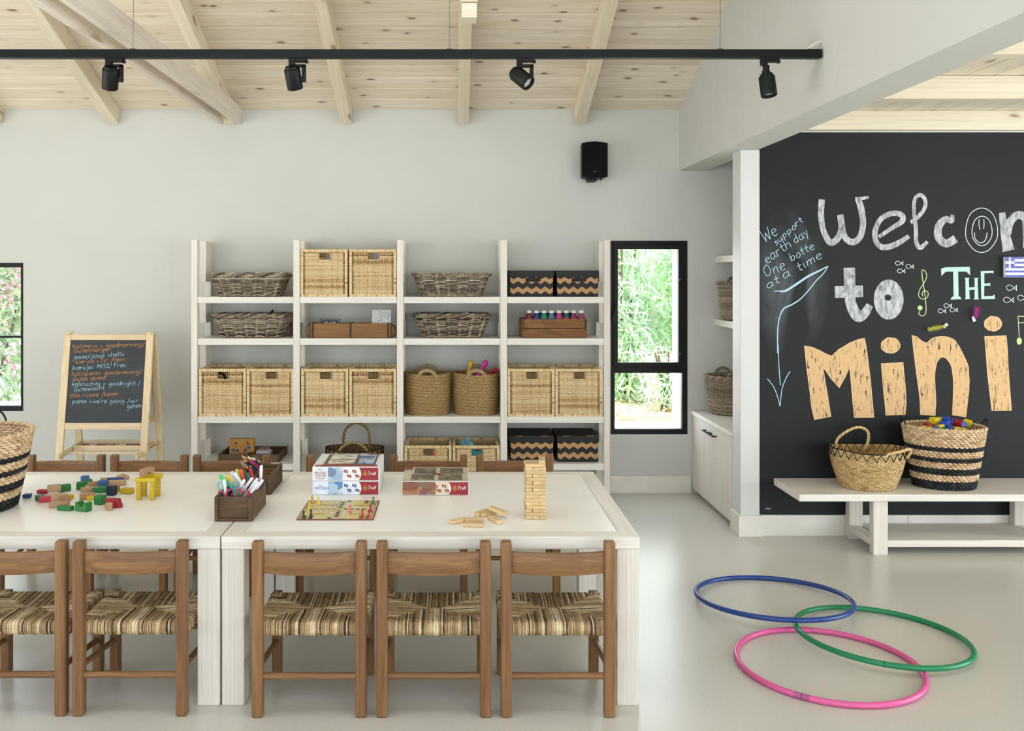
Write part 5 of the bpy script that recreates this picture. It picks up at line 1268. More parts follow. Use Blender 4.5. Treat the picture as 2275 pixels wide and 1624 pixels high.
for i in range(6):
    w_ = ['lowest', 'second', 'third', 'fourth', 'fifth', 'topmost'][i]; r_ = random.Random(i)
    solo('card_case', MB().box(0, .095, 0, .065, 0, .0078), plain(['b9b4b4', 'a9a0a6', 'c4bebc'][i % 3], .3, noise_amt=.2, nscale=60), '%s flat card case of the pile in the right old tray' % w_, 'card case', 'flat card cases piled in the old tray', loc=(PX(570, 5.93) + r_.uniform(-.003, .003), 5.91 + r_.uniform(-.004, .004), zb + .0085 + .0082 * i), bevel=.001)
solo('card_case', MB().cbox((0, 0, 0), (.095, .006, .045), M=Matrix.Rotation(R(-25), 4, 'X')), plain('8a5a52', .3, noise_amt=.5, nscale=50), 'reddish card case leaning behind the pile in the right old tray', 'card case', 'flat card cases piled in the old tray', loc=(PX(583, 6.0), 6.005, zb + .045))

# ---------------------------------------------------------------- toy bricks in the striped basket on the bench
bc = Vector((PX(2095, 5.0), 4.992, .3305 + .262))
solo('basket_filling', MB().lathe([(.001, .02), (.12, .018), (.165, .0)], 30, sy=.82, cap=True), plain('3a4a8a', .5, noise_amt=.6, nscale=60), 'heap of mixed toy bricks deep inside the striped basket', 'toy bricks', loc=bc - Vector((0, 0, .01)), kind='stuff')
def brick_mb(sx, sy, sz, studs):
    mb = MB().box(-sx / 2, sx / 2, -sy / 2, sy / 2, 0, sz)
    for i in range(studs): mb.lathe([(.0055, sz), (.0055, sz + .004)], 10, (-sx / 2 + sx * (i + .5) / studs, 0, 0))
    return mb
PAL = {'yellow': 'e2c622', 'blue': '2450b8', 'red': '9c1a2e', 'green': '23884a'}
for px, py, c, s, rz, rx, lb in ((2060, 944, 'red', (.045, .03, .025), 20, 10, 'dark red toy brick at the left back of the heap'),
    (2074, 935, 'yellow', (.036, .036, .034), 25, 5, 'yellow cube brick left of the heap top'), (2087, 930, 'yellow', (.04, .03, .022), 8, -4, 'yellow brick with studs at the top back of the heap'),
    (2100, 932, 'blue', (.04, .03, .03), -20, 12, 'blue brick at the very top of the heap'), (2104, 941, 'blue', (.05, .03, .026), 35, -20, 'blue brick tilted in the middle of the heap'),
    (2116, 937, 'blue', (.03, .03, .03), 60, 25, 'small blue brick right of the heap top'), (2126, 940, 'red', (.04, .035, .032), -35, 20, 'dark red brick right of the middle of the heap'),
    (2140, 942, 'blue', (.04, .03, .025), 10, -15, 'blue brick at the right, under the yellow one'), (2148, 940, 'yellow', (.04, .03, .034), -40, 20, 'yellow brick leaning at the right of the heap'),
    (2052, 949, 'yellow', (.03, .03, .02), 0, 0, 'yellow rounded brick at the far left front'), (2066, 950, 'yellow', (.03, .03, .02), 10, 0, 'yellow rounded brick second from the left front'),
    (2078, 951, 'blue', (.04, .03, .022), 70, 10, 'blue brick between the yellow ones at the front'), (2090, 949, 'yellow', (.045, .03, .026), 30, -12, 'yellow brick with studs at the front middle'),
    (2103, 953, 'green', (.05, .028, .02), -15, 8, 'green brick at the front rim of the basket'), (2113, 951, 'blue', (.04, .03, .024), 50, 10, 'blue brick at the front rim, right of the green one'),
    (2124, 953, 'yellow', (.035, .03, .024), -10, -8, 'yellow brick at the front rim right of the middle'), (2138, 953, 'yellow', (.045, .028, .02), 15, 6, 'flat yellow brick at the right front rim'),
    (2095, 943, 'blue', (.04, .04, .024), 15, 25, 'blue brick lying flat behind the front yellow one')):
    y = 4.99 + (952 - py) * .006 - .03; o = solo('toy_brick', brick_mb(*s, 2), plain(PAL[c], .3, noise_amt=.02), lb, 'toy brick', 'loose toy bricks in the striped basket', loc=at(px, py + 6, y), rot=(R(rx), R(rx * .7), R(rz)), bevel=.0015)

# ---------------------------------------------------------------- coloured wooden blocks on the left table
TZ = HT + .0005
BC = {'green': '2b7a3c', 'blue': '3a6298', 'navy': '1f2c4c', 'dark blue': '284a86', 'red': 'a31f38', 'pink red': 'c22f4a', 'yellow': 'c9ac22', 'bright yellow': 'dcbc1a', 'natural': 'b28a63', 'light': 'bd9a74'}
BM = {k: wood('block_' + k.replace(' ', '_'), v, v, 'X', .45, 3, 30, None, var=.05, bmp=.15) for k, v in BC.items()}
def blk(cx0, cx1, cyb, wd, ht, rz, c, label, shape='box', lift=0, tilt=0):
    """front-left / front-right in crop pixels, y of the front bottom edge"""
    py = 920 + cyb / 5.17; yf = (CH - TZ - lift) * F / (py - VY); ca, sa = abs(math.cos(R(rz))), abs(math.sin(R(rz)))
    span = (cx1 - cx0) / 5.17 * yf / F; L = max(.02, (span - wd * sa) / max(.3, ca)); yc = yf + (L * sa + wd * ca) / 2; x = PX((cx0 + cx1) / 2 / 5.17, yf)
    mb = MB()
    if shape == 'box': mb.box(-L / 2, L / 2, -wd / 2, wd / 2, 0, ht)
    elif shape == 'tri': mb.prism([(-L / 2, 0), (L / 2, 0), (0, ht)], lambda u, v, h: Vector((u, h, v)), -wd / 2, wd / 2)
    elif shape == 'roof': mb.prism([(-L / 2, 0), (L / 2, 0), (L / 2, ht * .55), (-L * .1, ht), (-L / 2, ht * .6)], lambda u, v, h: Vector((u, h, v)), -wd / 2, wd / 2)
    elif shape == 'trap': mb.prism([(-L / 2, 0), (L / 2, 0), (L * .32, ht), (-L / 2, ht)], lambda u, v, h: Vector((u, h, v)), -wd / 2, wd / 2)
    elif shape in ('arch', 'cup'):
        n = 8; r = min(L * .27, ht * .72); arc = [(r * math.cos(PI - PI * i / n), r * math.sin(PI - PI * i / n)) for i in range(n + 1)]
        poly = [(-L / 2, 0)] + arc + [(L / 2, 0), (L / 2, ht), (-L / 2, ht)]
        if shape == 'cup': poly = [(-L / 2, ht), (-L / 2, 0), (L / 2, 0), (L / 2, ht)] + [(u, ht - v) for u, v in arc[::-1]]
        mb.prism(poly, lambda u, v, h: Vector((u, h, v)), -wd / 2, wd / 2)
    elif shape == 'round': mb.cyl((0, -wd / 2, ht / 2), (0, wd / 2, ht / 2), ht / 2, n=20)
    return solo('toy_block', mb, BM[c], label, 'toy block', 'coloured wooden blocks on the left table', loc=(x, yc, TZ + lift), rot=(0, R(tilt), R(rz)), bevel=.0018)
blk(250, 340, 966, .026, .014, 5, 'dark blue', 'blue toy block just showing from behind the striped basket')
blk(415, 540, 915, .024, .014, -4, 'pink red', 'pinkish red flat block at the left back of the heap')
blk(515, 675, 905, .026, .028, 22, 'light', 'natural block leaning across the pinkish red ones', lift=.015, tilt=0)
blk(640, 785, 898, .026, .027, 38, 'green', 'dark green plank standing on edge behind the left heap')
blk(376, 485, 1000, .024, .02, 48, 'green', 'small green block at the far left of the heap')
blk(432, 575, 1018, .024, .022, 10, 'pink red', 'deep pink block in the left heap beside the small green one')
blk(555, 722, 1012, .024, .03, 26, 'light', 'natural plank standing on edge in the left heap')
blk(722, 825, 980, .024, .015, -8, 'bright yellow', 'yellow block half hidden behind the natural wedge')
blk(655, 790, 1012, .03, .026, -12, 'natural', 'natural triangular wedge leaning in the left heap', 'tri', lift=.002)
blk(550, 770, 1080, .026, .022, 5, 'natural', 'long natural block at the front left, behind the green plank')
blk(632, 825, 1116, .026, .016, -14, 'green', 'bright green flat plank at the very front of the blocks')
blk(833, 1023, 1128, .034, .034, -22, 'green', 'green block with a round cut, front middle', 'cup')
blk(920, 1000, 790, .026, .028, -8, 'blue', 'blue cube at the back of the blocks')
blk(955, 1050, 818, .026, .024, -10, 'green', 'rounded green cylinder block behind the green cube', 'round', lift=.0)
blk(863, 958, 875, .026, .032, -20, 'green', 'green cube left of the centre of the blocks')
blk(990, 1120, 832, .022, .016, 34, 'natural', 'natural plank slanting behind the blue block')
blk(905, 1105, 900, .022, .018, 20, 'light', 'long natural plank slanting left of the green plank')
blk(1108, 1220, 842, .028, .026, -14, 'blue', 'mid blue cube at the centre of the blocks')
blk(1052, 1215, 908, .026, .022, 6, 'green', 'dark green plank left of the navy cube')
blk(1212, 1318, 940, .030, .038, -12, 'navy', 'dark navy cube at the centre front')
blk(1262, 1362, 900, .024, .030, -30, 'natural', 'natural arch block behind the navy cube', 'arch')
blk(1140, 1240, 778, .022, .014, 6, 'light', 'natural plank at the back middle')
blk(1220, 1410, 770, .022, .012, 6, 'dark blue', 'long dark blue plank lying at the back', lift=.012)
blk(1313, 1462, 762, .030, .024, -18, 'light', 'natural roof shaped block at the back right', 'roof')
blk(1240, 1432, 824, .020, .022, 3, 'light', 'natural plank standing in front of the dark blue plank')
blk(1358, 1518, 922, .034, .020, -20, 'yellow', 'mustard yellow block right of the navy cube')
blk(887, 1062, 988, .024, .022, 28, 'natural', 'natural plank front middle, left of the yellow plank')
blk(968, 1180, 992, .022, .016, 20, 'bright yellow', 'long yellow plank behind the front green cube')
blk(1062, 1195, 1046, .032, .035, -18, 'green', 'green cube at the front beside the red block')
blk(1197, 1390, 1080, .026, .034, -6, 'red', 'dark red block with a slanted end at the front right', 'trap')
blk(1200, 1283, 1107, .020, .028, 10, 'natural', 'small natural block in front of the red one')
# yellow bridge
LH = .073
yf = (CH - TZ) * F / (920 + 987 / 5.17 - VY); yb = (CH - TZ) * F / (920 + 942 / 5.17 - VY)
legs = []
for x0_, x1_, y_, lb in ((1562, 1615, yf, 'yellow upright block, front left leg of the bridge'), (1712, 1770, yf - .002, 'yellow upright block, front right leg of the bridge'), (1633, 1672, yb, 'yellow upright block, back left leg of the bridge'), (1781, 1832, yb, 'yellow upright block, back right leg of the bridge')):
    xa, xb = PX(x0_ / 5.17, y_), PX(x1_ / 5.17, y_); solo('toy_block', MB().box(-.009, .009, -.009, .009, 0, LH), BM['yellow'], lb, 'toy block', 'yellow blocks of the bridge', loc=((xa + xb) / 2, y_ + .009, TZ), bevel=.0015)
fxa, fxb = PX(1550 / 5.17, yf), PX(1776 / 5.17, yf); bxa, bxb = PX(1605 / 5.17, yb), PX(1855 / 5.17, yb)
solo('toy_block', MB().box(0, fxb - fxa, -.012, .012, 0, .0145), BM['bright yellow'], 'bright yellow plank lying over the front legs of the bridge', 'toy block', 'yellow blocks of the bridge', loc=(fxa, yf + .009, TZ + LH + .0003), bevel=.0015)
solo('toy_block', MB().box(0, bxb - bxa, -.012, .012, 0, .018), BM['bright yellow'], 'bright yellow plank lying over the back legs of the bridge', 'toy block', 'yellow blocks of the bridge', loc=(bxa, yb + .009, TZ + LH + .0003), bevel=.0015)
n = 8; L_, ht, r_ = .062, .030, .015
arc = [(r_ * math.cos(PI - PI * i / n), r_ * math.sin(PI - PI * i / n)) for i in range(n + 1)]
solo('toy_block', MB().prism([(-L_ / 2, 0)] + arc + [(L_ / 2, 0), (L_ / 2, ht), (-L_ / 2, ht)], lambda u, v, h: Vector((u, h, v)), -.012, .012), BM['natural'], 'natural arch block on top of the yellow bridge', 'toy block', 'yellow blocks of the bridge', loc=(PX(1690 / 5.17, yf + .04), (yf + yb) / 2 + .004, TZ + LH + .0188), rot=(0, 0, R(66)), bevel=.0018)

# ---------------------------------------------------------------- tumbling tower and the loose blocks in front
jy0 = (CH - TZ) * F / (1154 - VY); jx = PX(1191, jy0); jl, jw, jh = .0745, .0246, .01295
JM = make_mesh('tower_block', MB().box(-jl / 2, jl / 2, -jw / 2, jw / 2, 0, jh - .0003), bevel=.0014); JM.materials.append(M_JENGA)
ordn = ['lowest', 'second', 'third', 'fourth', 'fifth', 'sixth', 'seventh', 'eighth', 'ninth', 'tenth', 'eleventh', 'twelfth', 'thirteenth', 'fourteenth', 'fifteenth', 'sixteenth']
rnd = random.Random(12)
def jb(loc, rz, label, rx=0, ry_=0):
    o = link('tower_block', JM, None, None, loc, (rx, ry_, rz)); tag(o, label, 'block', 'blocks of the wooden tower'); return o
for i in range(16):
    for k in range(3):
        if i % 2 == 0: jb((jx + (k - 1) * (jw + .0005) + rnd.uniform(-.0012, .0012), jy0 + jl / 2 + rnd.uniform(-.002, .002), TZ + jh * i), PI / 2 + rnd.uniform(-.015, .015), '%s of the three block ends in the %s row of the tower' % (('left', 'middle', 'right')[k], ordn[i]))
        else: jb((jx + rnd.uniform(-.0035, .003), jy0 + jw / 2 + k * (jw + .0004) + (rnd.uniform(-.001, .0) if k == 0 else 0), TZ + jh * i), rnd.uniform(-.02, .02), '%s sideways block in the %s row of the tower' % (('front', 'middle', 'back')[k], ordn[i]))
jb((PX(2063 / 3.67 + 640, jy0 + .03) + .004, jy0 + .036, TZ + jh * 16), R(84), 'single block lying on top of the tower, end towards the viewer')
def loose(cxa, cya, rz, label, lift=0, tilt=0):
    px, py = 640 + cxa / 3.67, 960 + cya / 3.67; y = (CH - TZ - lift - .006) * F / (py - VY)
    jb((PX(px, y), y, TZ + lift), R(rz), label, 0, R(tilt))
loose(1392, 722, 38, 'loose tower block at the far left of the spilled ones')
loose(1512, 712, 16, 'loose tower block behind the front one, resting against it')
loose(1513, 753, -5, 'loose tower block nearest the viewer')
loose(1584, 655, 52, 'loose tower block at the back left of the spilled ones')
loose(1640, 662, 50, 'loose tower block under the leaning one', lift=.0)
loose(1712, 640, -38, 'loose tower block leaning over two others', lift=.017, tilt=9)
loose(1687, 715, -66, 'loose tower block at the front right of the spilled ones')

# ---------------------------------------------------------------- puzzle boxes
RED = plain('951f2c', .4, noise_amt=.02, name='dark_red_print'); BWHITE = plain('eeeeee', .35, noise_amt=.01, name='glossy_white_card'); NAVY = plain('22366e', .4, noise_amt=.02); GOLD = plain('d8a93c', .4)
def mottled(name, cols, sc=30):
    m, ns, ls, b = newmat(name); vo = ns.new('ShaderNodeTexVoronoi'); vo.inputs['Scale'].default_value = sc
    cv = coords(ns, ls, (1, 1, 1)); nz = ns.new('ShaderNodeTexNoise'); nz.inputs['Scale'].default_value = sc * .8; ls.new(cv, nz.inputs['Vector'])
    ad = ns.new('ShaderNodeVectorMath'); ad.operation = 'MULTIPLY_ADD'; ls.new(nz.outputs['Color'], ad.inputs[0]); ad.inputs[1].default_value = (.06, .06, .06); ls.new(cv, ad.inputs[2]); ls.new(ad.outputs[0], vo.inputs['Vector'])
    sx = ns.new('ShaderNodeSeparateColor'); ls.new(vo.outputs['Color'], sx.inputs[0])
    n_ = len(cols); ls.new(ramp(ns, ls, sx.outputs[0], [(i / (n_ - 1), lin(c)) for i, c in enumerate(cols)]), b.inputs['Base Color']); b.inputs['Roughness'].default_value = .35; return m
PICA = mottled('printed_picture_pastel', ['b8cfe0', 'e9d9a0', 'f1f1ee', 'c98a72', '8fb4c8']); PICB = mottled('printed_picture_forest', ['3c4a2c', '7a6a3c', '4a4058', 'a88a5a', '2f3a34']); PICC = mottled('printed_picture_blue', ['4c86b8', 'dfeaf2', '2c5c94', '9cc4dc'], 22); PICD = mottled('printed_picture_canyon', ['8a4c34', '6a4a78', 'a87848', '3a3040', 'c09a62'], 26)
def jig(mb, x, y, s, fn, h):
    pts = []
    for i in range(32):
        a = 2 * PI * i / 32; q = s * (1 + .38 * max(0, math.cos(2 * a + .6)) ** 3 - .32 * max(0, -math.cos(2 * a + .6)) ** 3); e = .5; c, s_ = math.cos(a), math.sin(a); m_ = (abs(c) ** 4 + abs(s_) ** 4) ** -.25
        pts.append((x + q * c * m_ * .8, y + q * s_ * m_ * .8))
    mb.flat(pts, fn, h)
def puzzle_box(x, y, z, label, titles, tcol, pic, jcol, topkind, W=.2775, H=.0585, D=.275, sidebg=None):
    t = thing('puzzle_box', label, 'box', (x, y, z), 0, 'puzzle boxes on the right table')
    part('carton', MB().box(.001, W - .001, .001, D - .001, 0, H - .001), BWHITE, t, bevel=.001)
    fn = XZ(0, 0, .0004)
    def p_(name, poly, m_, h, label=None, f=fn): part(name, MB().flat(poly, f, h), m_, t, label=label)
    if sidebg: p_('side_print', [(.003, .002), (W * .70, .002), (W * .70, H - .003), (.003, H - .003)], sidebg, .0001)
    n = 8; curve = [(W * (.70 + .035 * math.sin(PI * i / n)), .002 + (H - .006) * i / n) for i in range(n + 1)]
    p_('red_print', curve[::-1] + [(W * .70, .002), (W - .003, .002), (W - .003, H - .004)][1:], RED, .0004, 'dark red printed end')
    pp = [(W * .235, .002), (W * .455, .002), (W * .455, H - .003), (W * .24, H - .003)] if topkind != 'dino' else [(.003, .002), (W * .5, .002), (W * .52, H * .5), (W * .5, H - .003), (.003, H - .003)]
    p_('picture', pp, pic, .0003, 'printed picture panel')
    for a, b in ((.505, .66), (.63, .66), (.555, .33), (.675, .33)): mb = MB(); jig(mb, W * a, H * b, .0085, fn, .0006); part('jigsaw_print', mb, jcol, t)
    for txt, (a, b) in zip(('35', '48', '54', '70'), ((.488, .60), (.613, .60), (.537, .27), (.658, .27))):
        part('number', text_mesh(txt, .0085, XZ(W * a, H * b, -.0005)), BWHITE, t)
    part('lettering', text_mesh('Trefl', .0190, lambda u, v, h=0: Vector((W * .828 + u * .92 + v * .2, -.0008, H * .40 + v * 1.1)), bold=.0), BWHITE, t, label='white Trefl lettering')
    mb = MB()
    for a, b in ((0, .0058), (-.0052, -.0015), (.0052, -.0015)):
        mb.ribbon([(W * .79 + a + .0040 * math.cos(2 * PI * i / 12), H * .5 + b + .0040 * math.sin(2 * PI * i / 12)) for i in range(12)], .0015, fn, .0009, True)
    mb.ribbon([(W * .79 - .005, H * .5 - .0095), (W * .79, H * .5 - .0075), (W * .79 + .005, H * .5 - .0095)], .0016, fn, .0009); part('clover_emblem', mb, GOLD, t, label='gold clover emblem')
    for txt, sz, a, b, m_ in titles: part('lettering', text_mesh(txt, sz, XZ(W * a, H * b, -.0006)), m_, t)
    # top
    ft = lambda u, v, h=0: Vector((u, v, H + h - .0006))
    def q_(poly, m_, h, label=None): part('top_print', MB().flat(poly, ft, h), m_, t, label=label)
    rect = lambda a, b, c, d: [(W * a, D * c), (W * b, D * c), (W * b, D * d), (W * a, D * d)]
    if topkind == 'dino':
        q_(rect(.01, .99, .02, .98), plain('cfc3ae', .4, noise_amt=.15, nscale=14), .0004); q_(rect(.01, .13, .80, .97), RED, .0008)
        for r_ in ((.16, .50, .50, .92), (.56, .92, .50, .92), (.13, .48, .08, .46), (.54, .90, .08, .46)): q_(rect(*r_), PICB, .0010, 'small printed picture')
        mb = MB(); disc(mb, W * .51, D * .48, .016, .016, ft, .0014, 20); part('top_print', mb, RED, t)
    else:
        dark = plain('57504a', .4, noise_amt=.1, nscale=20)
        q_([(W * .14, D * .12), (W * .93, D * .12), (W * .93, D * .93), (W * .14, D * .93)], dark, .0004); q_(rect(.04, .97, .02, .13), RED, .0008)
        for r_, m_ in (((.20, .60, .54, .88), PICA), ((.20, .60, .20, .50), PICA), ((.64, .90, .52, .90), PICC), ((.66, .90, .20, .50), PICC)): q_(rect(*r_), m_, .0010, 'small printed picture')
        q_(rect(.76, .97, .93, .985), RED, .0010); part('lettering', text_mesh('4+', .02, lambda u, v, h=0: Vector((W * .07 + u, D * .04 + v, H + .0006))), BWHITE, t)
    return t
BOXY = (CH - TZ) * F / (1099.6 - VY); bx0 = PX(693.5, BOXY)
INK = plain('3a3a3c', .5); DRED = plain('8a1626', .4)
puzzle_box(bx0, BOXY, TZ, 'puzzle box with a blue side picture, under the other in the stack', [('Disney', .0075, .09, .60, NAVY), ('FROZEN', .0155, .035, .38, plain('3a5ea0', .4))], NAVY, PICC, NAVY, 'a', sidebg=plain('dfe7f4', .4, noise_amt=.1, nscale=18))
puzzle_box(bx0 - .0006, BOXY + .001, TZ + .0587, 'puzzle box with red jigsaw pieces printed, top of the stack', [('Disney', .0075, .085, .76, INK), ('MICKEY', .0145, .035, .48, DRED), ('MOUSE', .0145, .04, .28, DRED), ('& friends', .0095, .06, .12, INK)], RED, PICC, RED, 'a')
BX2 = (CH - TZ) * F / (1100.5 - VY)
puzzle_box(PX(892.5, BX2), BX2, TZ, 'single puzzle box with brown landscape pictures, right of the stack', [], RED, PICD, RED, 'dino', sidebg=plain('d8cbb4', .4, noise_amt=.1, nscale=18))

# ---------------------------------------------------------------- board game
gx0, gx1, gy0, gy1 = -.580, -.293, 3.345, 3.630; GW = gx1 - gx0; GD = gy1 - gy0
gb = thing('board_game', 'yellow board game with red and black border and white circles', 'board game', (gx0, gy0, TZ))
part('board', MB().box(0, GW, 0, GD, 0, .0022), plain('7a1f20', .5), gb, bevel=.0006)
gf = lambda u, v, h=0: Vector((u, v, .0022 + h))
YEL = plain('dcc878', .35, noise_amt=.05, nscale=10)
def gr(a, m_, h): part('printed_field', MB().flat([(a, a * .6), (GW - a, a * .6), (GW - a, GD - a * .6), (a, GD - a * .6)], gf, h), m_, gb)
gr(.0045, plain('d9c9a0', .4), .0002); gr(.0095, plain('23201c', .4), .0004); gr(.0118, YEL, .0006)
mbk, mw, my_, mg, mr, mb_ = MB(), MB(), MB(), MB(), MB(), MB()
st_ = (GW - .052) / 10; sv = (GD - .034) / 10
def gp(i, j): return (.026 + st_ * i, .017 + sv * j)
for i in range(11):
    for j in range(11):
        x, y = gp(i, j); pathc = (i in (4, 6) and not 4 < j < 6) or (j in (4, 6) and not 4 < i < 6) or (i == 5 and j in (0, 10)) or (j == 5 and i in (0, 10))
        lane = (i == 5 and 1 <= j <= 9 and j != 5) or (j == 5 and 1 <= i <= 9 and i != 5); home = (i in (0, 1) or i in (9, 10)) and (j in (0, 1) or j in (9, 10))
        if not (pathc or lane or home): continue
        disc(mbk, x, y, .0092, .0092, gf, .0008)
        tgt = mw
        if lane: tgt = {True: mg if j > 5 else mb_}.get(i == 5) or (mr if i > 5 else my_)
        if home: tgt = (my_ if j > 5 else mb_) if i < 5 else (mg if j > 5 else mr)
        if (i, j) == (6, 10): tgt = mg
        if (i, j) == (4, 0): tgt = mb_
        disc(tgt, x, y, .0080, .0080, gf, .0010)
for m_, c in ((mbk, '2a2620'), (mw, 'ece6d0'), (my_, 'c9a92a'), (mg, '1f4a38'), (mr, '7c1c28'), (mb_, '151515')): part('printed_circles', m_, plain(c, .4), gb, kind='stuff')
for txt, a, b in (('Mensch', .20, .70), ('ärgere', .66, .70), ('Dich', .17, .24), ('nicht', .66, .24)): part('lettering', text_mesh(txt, .024, lambda u, v, h=0, a=a, b=b: Vector((GW * a + u * 1.05, GD * b + v * .9, .0032))), plain('1c1a18', .5), gb)
def pawn(cx_, cy_, c, label):
    px, py = 660 + cx_ / 9.02, 990 + cy_ / 9.02; y = (CH - TZ - .003) * F / (py - VY)
    prof = [(.0068, 0), (.0068, .003), (.0056, .006), (.0034, .014), (.0024, .0185), (.0030, .0195), (.0042, .0225), (.0040, .0255), (.002, .0282), (.0004, .0288)]
    solo('pawn', MB().lathe(prof, 18), plain(c, .25, noise_amt=.02), label, 'pawn', 'pawns on the board game', loc=(PX(px, y), y, TZ + .0034), smooth=60)
for a in ((303, 1140, 'c9a21c', 'mustard yellow pawn at the back left corner of the board'), (427, 1168, 'e6d24a', 'light yellow pawn right of the back left corner'), (240, 1268, 'dcb82a', 'yellow pawn at the left edge of the board'), (1530, 1168, '127a48', 'green pawn at the back right corner'),
          (1063, 1335, 'd9627c', 'pink pawn standing right of the board centre'), (1475, 1328, '8e1c34', 'dark red pawn at the right edge, rear of three'), (1308, 1428, 'a81e34', 'red pawn at the front right, left of two'), (1438, 1428, 'a81e34', 'red pawn in the front right corner'),
          (133, 1458, '131313', 'black pawn in the front left corner'), (278, 1424, '131313', 'black pawn right of the corner one')): pawn(*a)

# ---------------------------------------------------------------- the two old boxes of pens and pencils
PB = open_box('brick_mould_box', 'dark old wooden box with markers and scissors at the table joint', (-.8815, 3.333, TZ), .143, .236, .0895, M_MOULD, .013, group='old wooden boxes on the tables')
PB2 = open_box('brick_mould_box', 'dark old wooden box with colour pencils, behind the marker box', (-.890, 3.735, TZ), .140, .242, .080, M_MOULD, .013, group='old wooden boxes on the tables', divider=(.09, .16))
ZB = TZ + .009
def crop5(cx_, cy_, y): return at(460 + cx_ / 8.545, 980 + cy_ / 8.545, y)
def pen(kind, tip, low, y, c, label, r=.0062, y2=None, c2=None):
    p1 = crop5(*tip, y); p0 = crop5(*low, y if y2 is None else y2); d = (p1 - p0).normalized()
    if d.z > .05: p0 = p1 - d * min(.15, (p1.z - ZB - .003) / d.z)
    p0.x = min(-.752, max(-.866, p0.x)); d = (p1 - p0).normalized(); L = (p1 - p0).length
    t = thing('marker_pen', label, 'pen', p0, 0, 'pens in the old wooden box'); cap = min(.05, L * .5)
    q = d.to_track_quat('Z', 'Y').to_matrix().to_4x4()
    part('barrel', MB().lathe([(r * .9, 0), (r, .004), (r, L - cap)], 12, M=q), plain(c2 or c, .3, noise_amt=.02), t, smooth=50)
    part('cap', MB().lathe([(r * 1.1, L - cap), (r * 1.1, L - .006), (r * .85, L - .001), (r * .4, L)], 12, M=q), plain(c, .25, noise_amt=.02), t, smooth=50)
for a in (((240, 655), (480, 880), 3.44, '3fc06a', 'bright green marker sticking out to the left of the pen box', .0068), ((375, 650), (470, 800), 3.46, 'e3bf36', 'yellow marker left of the white ones in the pen box', .0072),
          ((463, 575), (575, 800), 3.50, 'd3d5cf', 'pale grey marker behind the white one in the pen box', .0072), ((515, 600), (640, 800), 3.47, 'e4e6e4', 'thick white marker in the back of the pen box', .0072),
          ((565, 528), (592, 650), 3.54, 'cfd65a', 'lime yellow marker at the back of the pen box', .0066), ((640, 535), (690, 730), 3.51, 'd9502a', 'orange red marker at the back of the pen box', .0072),
          ((712, 560), (745, 740), 3.52, '123c2c', 'very dark green marker behind the pen box middle', .0072), ((770, 600), (815, 730), 3.49, '1d5a38', 'dark green marker right of the darkest green one', .0068),
          ((815, 512), (858, 680), 3.53, 'b01f2a', 'red marker at the back right of the pen box', .0066), ((972, 545), (975, 700), 3.55, '331a22', 'dark maroon marker at the back right corner', .0072)): pen('m', a[0], a[1], a[2], a[3], a[4], a[5])
W_ = 'eaeaf0'
for a in (((325, 720), (345, 900), 3.40, W_, 'short white capped pen standing at the left of the pen box'), ((718, 725), (590, 930), 3.42, W_, 'white capped pen leaning right, first of the front fan'), ((868, 692), (700, 920), 3.44, W_, 'white capped pen leaning right, second of the front fan'),
          ((962, 706), (780, 960), 3.43, W_, 'white capped pen leaning right, third of the front fan'), ((1062, 730), (890, 960), 3.45, W_, 'white capped pen at the right end of the front fan'), ((1032, 455), (1018, 700), 3.53, 'f2f2f2', 'upright white pen with a black tip at the right of the box')): pen('w', a[0], a[1], a[2], a[3], a[4], .0056, c2='d8d4e0')
pen('w', (985, 770), (800, 1030), 3.385, 'e6dfe8', 'clear capped pink gel pen at the front right of the pen box', .0048, c2='e2467e')
def scissors(l1, l2, y, c, label, r=(.0105, .0155), tilt=0):
    a, b = crop5(*l1, y), crop5(*l2, y + .012); t = thing('scissors', label, 'scissors', ((a.x + b.x) / 2, y, ZB), 0, 'craft scissors in the pen box'); o = Vector(t.location)
    for k, p in enumerate((a, b)):
        ctr = p - o; M = Matrix.Rotation((-.35 if k == 0 else .35) + tilt, 3, 'Y') @ Matrix.Rotation(R(12 if k else -18), 3, 'Z')
        pts = [ctr + M @ Vector((r[0] * math.cos(2 * PI * i / 20), 0, r[1] * math.sin(2 * PI * i / 20))) for i in range(20)]
        part('handle_loop', MB().tube(pts, .0026, 8, closed=True), plain(c, .3, noise_amt=.02), t, smooth=60)
        part('handle_arm', MB().cyl(ctr + M @ Vector((0, 0, -r[1])), Vector((.004 * (1 if k else -1), 0, max(.02, min(a.z, b.z) - o.z - .045))), .0035, .003, 8), plain(c, .3, noise_amt=.02), t, smooth=60)
    part('blade', MB().box(-.004, .004, -.001, .001, .002, max(.03, min(a.z, b.z) - o.z - .03)), M_METAL, t)
scissors((250, 855), (420, 870), 3.405, '6bb4c8', 'light blue scissors at the back left of the pen box')
scissors((500, 845), (560, 900), 3.395, '5aa6bc', 'light blue scissors in the middle of the pen box', tilt=.4)
scissors((272, 1010), (425, 980), 3.366, 'b31c34', 'dark red scissors at the front left of the pen box')
scissors((615, 985), (725, 1010), 3.370, 'b3203c', 'crimson scissors at the front middle of the pen box', r=(.010, .0165), tilt=.35)
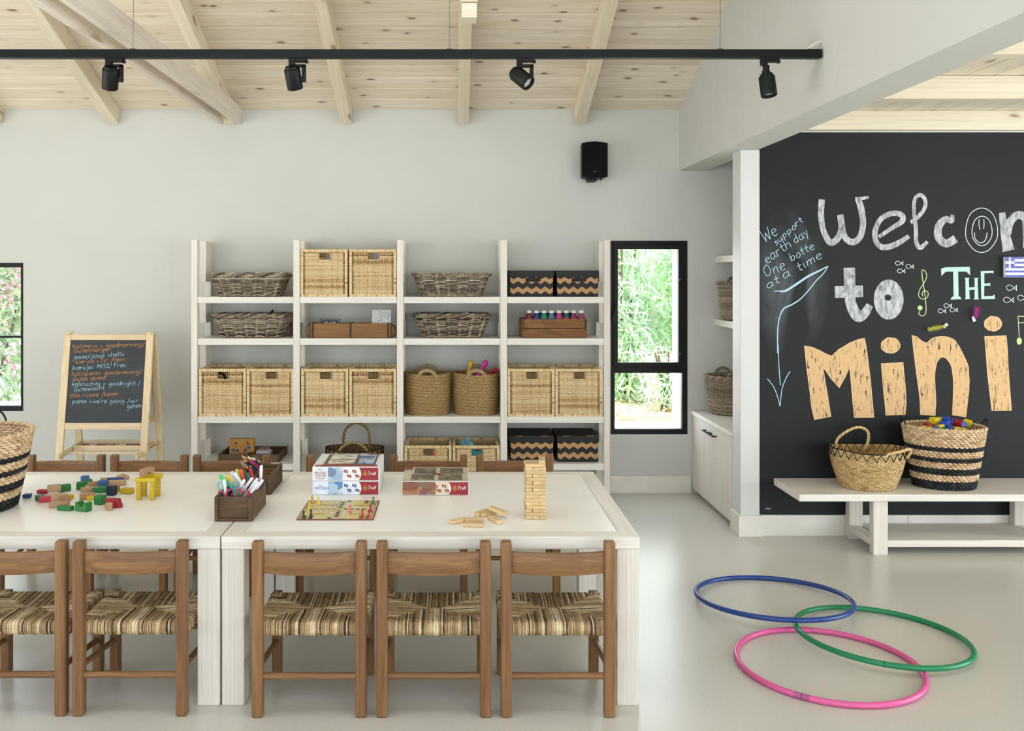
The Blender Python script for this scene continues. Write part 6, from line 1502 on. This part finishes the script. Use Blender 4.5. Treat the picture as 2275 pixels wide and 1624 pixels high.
def pencil(tip, low, y, c, label, blunt=False, y2=None):
    p1 = crop5(*tip, y); p0 = crop5(*low, y2 or y + .04); d = (p1 - p0).normalized(); 
    L = .165; p0 = p1 - d * L; s_ = (TZ + .012 - p0.z); 
    if s_ > 0: L = L - s_ / max(.1, d.z); p0 = p1 - d * L
    t = thing('colour_pencil', label, 'pencil', p0, 0, 'colour pencils leaning in the rear box'); q = d.to_track_quat('Z', 'Y').to_matrix().to_4x4(); r = .0038
    part('shaft', MB().lathe([(r, 0), (r, L - .016)], 6, M=q), plain(c, .35, noise_amt=.02), t)
    if blunt: part('end', MB().lathe([(r, L - .016), (r, L)], 6, M=q), plain('e8dcc0', .5), t)
    else:
        part('tip', MB().lathe([(r, L - .016), (.0015, L - .004)], 8, M=q), plain('dcb888', .6), t); part('lead', MB().lathe([(.0015, L - .004), (.0003, L)], 8, M=q), plain(c, .5), t)
for tip, low, y, c, nm, bl in (((645, 262), (960, 560), 3.84, '8a3a22', 'brown colour pencil, highest tip at the left', 0), ((690, 280), (1000, 560), 3.82, 'a8562c', 'orange brown pencil beside the highest tip', 0), ((668, 318), (980, 590), 3.83, '7a2c1c', 'russet pencil just under the two highest tips', 0), ((700, 345), (990, 560), 3.81, '2a1a2c', 'blackish violet pencil in the middle of the bunch', 0),
        ((622, 362), (930, 560), 3.85, '3a2a6a', 'violet pencil with the leftmost tip', 0), ((665, 375), (960, 580), 3.84, '54246c', 'purple pencil next to the leftmost tip', 0), ((628, 405), (940, 600), 3.83, '243a7c', 'dark blue pencil low on the left of the bunch', 0), ((685, 425), (960, 600), 3.81, '1f6a3c', 'green pencil low in the bunch', 0),
        ((652, 455), (940, 640), 3.82, 'd8642c', 'orange pencil, lowest tip of the bunch', 0), ((785, 455), (1000, 600), 3.80, '1f3a7c', 'navy pencil right of the green one', 0), ((780, 298), (1010, 520), 3.79, 'd0288a', 'bright pink blunt pencil on top of the bunch', 1), ((840, 318), (1040, 500), 3.86, '2c2c34', 'dark pencil with pale end behind the pink one', 1),
        ((880, 322), (1060, 500), 3.88, '33333a', 'second dark pencil with pale end', 1), ((968, 372), (1075, 500), 3.90, '3a3a40', 'rightmost dark pencil with pale end', 1), ((720, 470), (930, 600), 3.79, '8a1c34', 'dark red pencil at the bottom of the bunch', 0)): pencil(tip, low, y, c, nm, bl)
